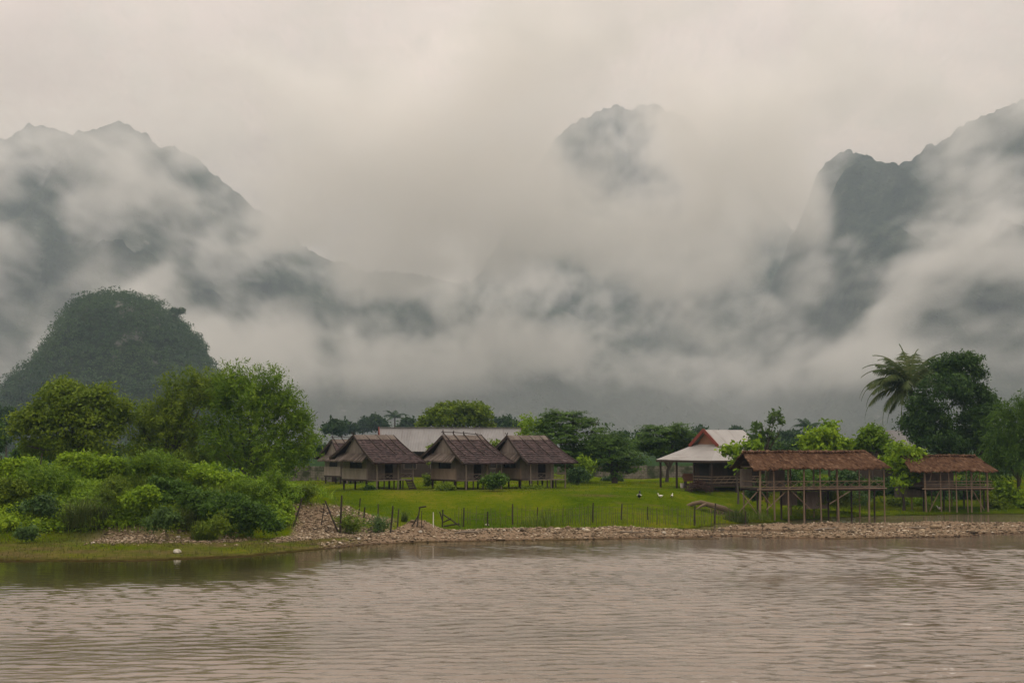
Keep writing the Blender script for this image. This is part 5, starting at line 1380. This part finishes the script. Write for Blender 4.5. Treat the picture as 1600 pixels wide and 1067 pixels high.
for (p, dp), (q, dq) in zip(tops, tops[1:]):
    if p.x < at(718, 800, 100).x: continue
    for h in (.45, .8):
        a = p + dp * h - f0; b = q + dq * h - f0
        mb.tube([a, a.lerp(b, .5) - Vector((0, 0, .04)), b], .010, 4)
mb.build('wire', STICK, fence)

# ------------------------------------------------------------------ gravel
def pebbles(name, label, n, xr, yr_, wfun, size, seed, mat):
    g = np.random.default_rng(seed)
    x = g.uniform(*xr, n); y = g.uniform(*yr_, n)
    k = (g.random(n) < wfun(x, y)) & (gz(x, y) > .0)
    x, y = x[k], y[k]; n = len(x)
    s = size[0] + (size[1] - size[0]) * g.random(n) ** 4
    base = np.array([[1, 0, 0], [0, 1, 0], [-1, 0, 0], [0, -1, 0], [0, 0, .8], [0, 0, -.8], [.6, .6, .5], [-.6, .6, .45], [-.6, -.6, .5], [.6, -.6, .45]])
    tri = np.array([[0, 6, 4], [6, 1, 4], [1, 7, 4], [7, 2, 4], [2, 8, 4], [8, 3, 4], [3, 9, 4], [9, 0, 4], [0, 5, 1], [1, 5, 2], [2, 5, 3], [3, 5, 0], [0, 1, 6], [1, 2, 7], [2, 3, 8], [3, 0, 9]])
    V = base[None] * (.75 + .5 * g.random((n, 10, 1))) * s[:, None, None] * (np.array([1.1, .9, .62])[None, None]) * (.7 + .6 * g.random((n, 1, 3)))
    a = g.random(n) * 6.283; ca, sa = np.cos(a)[:, None], np.sin(a)[:, None]
    V = np.stack([V[..., 0] * ca - V[..., 1] * sa, V[..., 0] * sa + V[..., 1] * ca, V[..., 2]], -1)
    V += np.stack([x, y, gz(x, y) + s * .18], -1)[:, None]
    F = (tri[None] + (np.arange(n) * 10)[:, None, None]).reshape(-1, 3)
    t_ = np.repeat(g.random(n), len(tri))
    return tag(link(name, np_mesh(name, V.reshape(-1, 3), F, t_), mat), label, 'gravel', kind='stuff')
m = NT('river_stones')
c = m.ramp(m.attr('tint'), [(0, (0.045, 0.033, 0.019)), (.35, (0.165, 0.120, 0.070)), (.72, (0.30, 0.226, 0.142)), (.92, (0.44, 0.355, 0.245)), (1, (0.62, 0.55, 0.44))])
c = m.mix(m.maprange(m.n('ShaderNodeSeparateXYZ', {'Vector': m.pos()}).outputs['Z'], .05, .16), m.mix(1.0, c, (.42, .38, .34), 'MULTIPLY'), c)
STONES = m.surf(c, .85, m.bump(m.noise(20, 3, vec=m.pos()), .4, .02), spec=.25)
pebbles('gravel_bar', 'brown and white river gravel heaped along the water edge', 90000, (-13, 46), (86, 122), lambda x, y: gravel_w(x, y) * sstep(-11, -8, x), (.035, .13), 81, STONES)
pebbles('spoil_gravel', 'loose grey gravel on the heap and bank left of the lawn', 60000, (-26, -7), (84, 106), lambda x, y: gravel_w(x, y) * (1 - sstep(-10, -8, x)) * .9, (.035, .13), 82, STONES)

# single pale stone on the strip by the water, and the other pale lumps
def stone(label, px, py, r, seed, sx_=1.3):
    f = hit(px, py); g = np.random.default_rng(seed)
    mb = MB(); n = 9; rings = 5
    for i in range(rings + 1):
        ph = math.pi * i / rings
        for k in range(n):
            th = 2 * math.pi * k / n; q = r * (.8 + .4 * g.random())
            mb.v.append((q * sx_ * math.sin(ph) * math.cos(th), q * math.sin(ph) * math.sin(th), q * .8 * math.cos(ph) + r * .45))
    for i in range(rings):
        for k in range(n): mb.f.append((i * n + k, (i + 1) * n + k, (i + 1) * n + (k + 1) % n, i * n + (k + 1) % n)); mb.t.append(.5)
    tag(mb.build('stone', STONE_W, None, f), label, 'stone', 'pale stones lying by the river')
for px, py, r, lab in ((277, 864, .19, 'largest pale stone on the grassy strip, at the water edge'), (561, 845, .10, 'pale stone on the mud below the weeds'), (657, 834, .11, 'white stone on the brown gravel mound'), (529, 807, .12, 'white stone on the slope of the gravel heap'), (557, 815, .13, 'white stone at the lower end of the gravel heap'),
                       (761, 821, .12, 'white stone at the foot of a fence post'), (912, 828, .12, 'white stone on the middle of the gravel bar'), (1038, 833, .11, 'white stone beside the shallow water line'), (280, 841, .09, 'small pale stone below the rounded shrub')):
    stone(lab, px, py, r, int(px))

pebbles('cobbles', 'larger cobbles lying among the gravel of the bar', 1500, (-12, 44), (88, 120), lambda x, y: gravel_w(x, y) * sstep(-11, -8, x) * .8 * sstep(.3, .7, vnoise(x * .5, y * .8, 99)), (.12, .30), 85, STONES)
# driftwood stranded on the bar
DRIFT = wood_mat('bleached_driftwood', [(0.09, 0.07, 0.05), (0.20, 0.165, 0.125), (0.32, 0.28, 0.23)])
for px, py, ln, ang, lab in ((735, 833, 1.1, .3, 'bleached driftwood branch below the braced post'), (985, 834, 1.5, -.2, 'long bleached driftwood branch on the middle of the gravel bar'), (1292, 828, 1.2, .5, 'driftwood branch on the gravel in front of the long pavilion'), (1432, 827, .9, -.4, 'short driftwood stick on the gravel near the short pavilion')):
    f = hit(px, py); mb = MB(); c_, s_ = math.cos(ang), math.sin(ang); g = random.Random(px)
    mb.tube([(-ln * c_, -ln * s_, .04), (-ln * .3 * c_, -ln * .3 * s_, .12), (ln * .4 * c_, ln * .4 * s_, .10), (ln * c_, ln * s_, .2)], [.05, .065, .05, .015], 6)
    mb.tube([(-.1, 0, .1), (.15, .2, .22), (.3, .45, .3)], [.04, .03, .01], 5)
    tag(mb.build('driftwood', DRIFT, None, f), lab, 'driftwood', 'driftwood on the gravel bar')

# ------------------------------------------------------------------ ducks on the lawn
def duck(label, px, py, rz, mat_b, mat_h, s=1.0, name='duck', cat='duck'):
    f = hit(px, py)
    root = empty(name, f, rz); tag(root, label, cat, 'birds on the lawn')
    # one continuous body: rump, breast, neck, head, tail as rings along a bent spine
    sp = [(-.42, .36, .02), (-.33, .31, .07), (-.18, .26, .15), (.0, .24, .175), (.16, .27, .15), (.25, .36, .085), (.29, .46, .06), (.32, .55, .065), (.36, .60, .075), (.42, .60, .05), (.455, .595, .015)]
    mb = MB(); mb.tube([(x * s, 0, z * s) for x, z, _ in sp], [r * s for _, _, r in sp], 10, .5)
    bo = mb.build('body', mat_b, root, smooth=True)
    mb = MB(); mb.hexa([(.44 * s, -.03 * s, .575 * s), (.54 * s, -.025 * s, .565 * s), (.54 * s, .025 * s, .565 * s), (.44 * s, .03 * s, .575 * s), (.44 * s, -.025 * s, .605 * s), (.54 * s, -.02 * s, .58 * s), (.54 * s, .02 * s, .58 * s), (.44 * s, .025 * s, .605 * s)]); mb.build('beak', BEAK, root)
    for sd in (-1, 1):
        mb = MB(); mb.tube([(.0, sd * .07 * s, .14 * s), (.01 * s, sd * .07 * s, 0)], .016 * s, 5); mb.beam((-.02 * s, sd * .07 * s, .008), (.09 * s, sd * .07 * s, .008), .07 * s, .015); mb.build('leg', BEAK, root)
        mb = MB(); mb.tube([(.14 * s, sd * .13 * s, .28 * s), (0, sd * .165 * s, .27 * s), (-.2 * s, sd * .13 * s, .30 * s), (-.36 * s, sd * .05 * s, .35 * s)], [.04 * s, .06 * s, .05 * s, .01 * s], 6); mb.build('wing', mat_h, root)
    return root
BEAK = plain('orange_beak', (0.42, 0.20, 0.04), .5)
BLACKF = plain('black_feathers', (0.012, 0.012, 0.014), .5)
duck('black and white bird standing alone on the lawn', 999, 779, R(80), BLACKF, WHITE, 1.0, 'bird', 'bird')
duck('white duck on the lawn nearer to the black bird', 1032, 778, R(160), WHITE, WHITE, .6)
duck('white duck on the lawn close to the fallen trunk', 1050, 779, R(70), WHITE, WHITE, .55)
duck('white duck at the waterside under the short pavilion', 1468, 797, R(170), WHITE, WHITE, .6)

# ------------------------------------------------------------------ fallen trunk with its root plate
f = hit(1112, 800)
root = empty('fallen_tree', f); tag(root, 'fallen grey brown tree trunk with torn roots lying on the lawn edge', 'fallen tree')
def L_(px, py, dy=0): v = at(px, py, f.y + dy) - f; return v
mb = MB(); mb.tube([L_(1072, 791), L_(1082, 787), L_(1095, 784.5), L_(1106, 788), L_(1118, 791), L_(1132, 795), L_(1148, 802), L_(1158, 809)], [.12, .17, .19, .22, .24, .25, .20, .12], 9)
LOG = wood_mat('grey_fallen_wood', [(0.08, 0.055, 0.035), (0.16, 0.115, 0.075), (0.24, 0.18, 0.125)])
mb.build('trunk', LOG, root)
mb = MB(); mb.tube([L_(1104, 787), L_(1097, 790, -.4), L_(1088, 795, -.7)], [.18, .12, .04], 7); mb.build('branch', LOG, root)
g = random.Random(12)
for k in range(16):
    a = 1110 + 3.0 * k; mb = MB()
    p0 = L_(a, 794 + (a - 1110) * .28); p1 = p0 + Vector((g.uniform(-.5, .4), -g.uniform(.1, .6), -g.uniform(.25, .7))); p2 = p1 + Vector((g.uniform(-.4, .4), -.1, g.uniform(-.4, .1)))
    mb.tube([p0, p0.lerp(p1, .5) + Vector((0, -.1, .06)), p1, p2], [.05, .04, .03, .012], 5); mb.build('root', LOG, root)

# ------------------------------------------------------------------ brushwood, planks and bucket beside the pale roofed house
f = hit(1092, 768)
mb = MB(); g = random.Random(31)
for k in range(170):
    c = Vector((g.gauss(0, .55), g.gauss(0, .4), 0)); c.z = max(.05, 1.05 - .9 * abs(c.x)) * g.random() ** .6
    d_ = Vector((g.gauss(0, 1), g.gauss(0, .7), g.gauss(0, .35))).normalized() * g.uniform(.25, .6)
    mb.tube([c - d_, c + Vector((0, 0, .04)), c + d_], [.035, .03, .02], 5)
BRUSH = wood_mat('dark_brushwood', [(0.025, 0.014, 0.011), (0.06, 0.034, 0.026), (0.10, 0.06, 0.045)])
tag(mb.build('brushwood_pile', BRUSH, None, f), 'dark heap of brushwood beside the deck of the pale roofed house', 'brushwood')
f = hit(1078, 762, 90); f = Vector((at(1082, 740, 140).x, 140, gzs(at(1082, 740, 140).x, 140)))
mb = MB()
for i in range(6):
    for j in range(4): mb.box(-.9 + g.uniform(-.08, .08), .9 + g.uniform(-.1, .1), -.5 + .25 * j, -.5 + .25 * j + .22, .75 + .13 * i, .75 + .13 * i + .11)
mb2 = MB()
for x in (-.7, .7): mb2.box(x - .08, x + .08, -.5, .5, -.2, .745)
root = empty('plank_stack', f); tag(root, 'stack of orange brown planks under the pale roof', 'planks')
mb.build('plank', GABLE_B, root); mb2.build('support', WOOD_D, root)
f = hit(1066, 762)
mb = MB(); mb.tube([(0, 0, 0), (0, 0, .06), (0, 0, .42), (0, 0, .45), (0, 0, .44), (0, 0, .08)], [.15, .17, .22, .24, .205, .15], 14, cap=False)
mb.poly([(.16 * math.cos(a), .16 * math.sin(a), .05) for a in np.linspace(0, 6.283, 13)[:-1]])
o = mb.build('bucket', WHITE, None, f, smooth=False); tag(o, 'white bucket on the ground left of the brushwood', 'bucket')
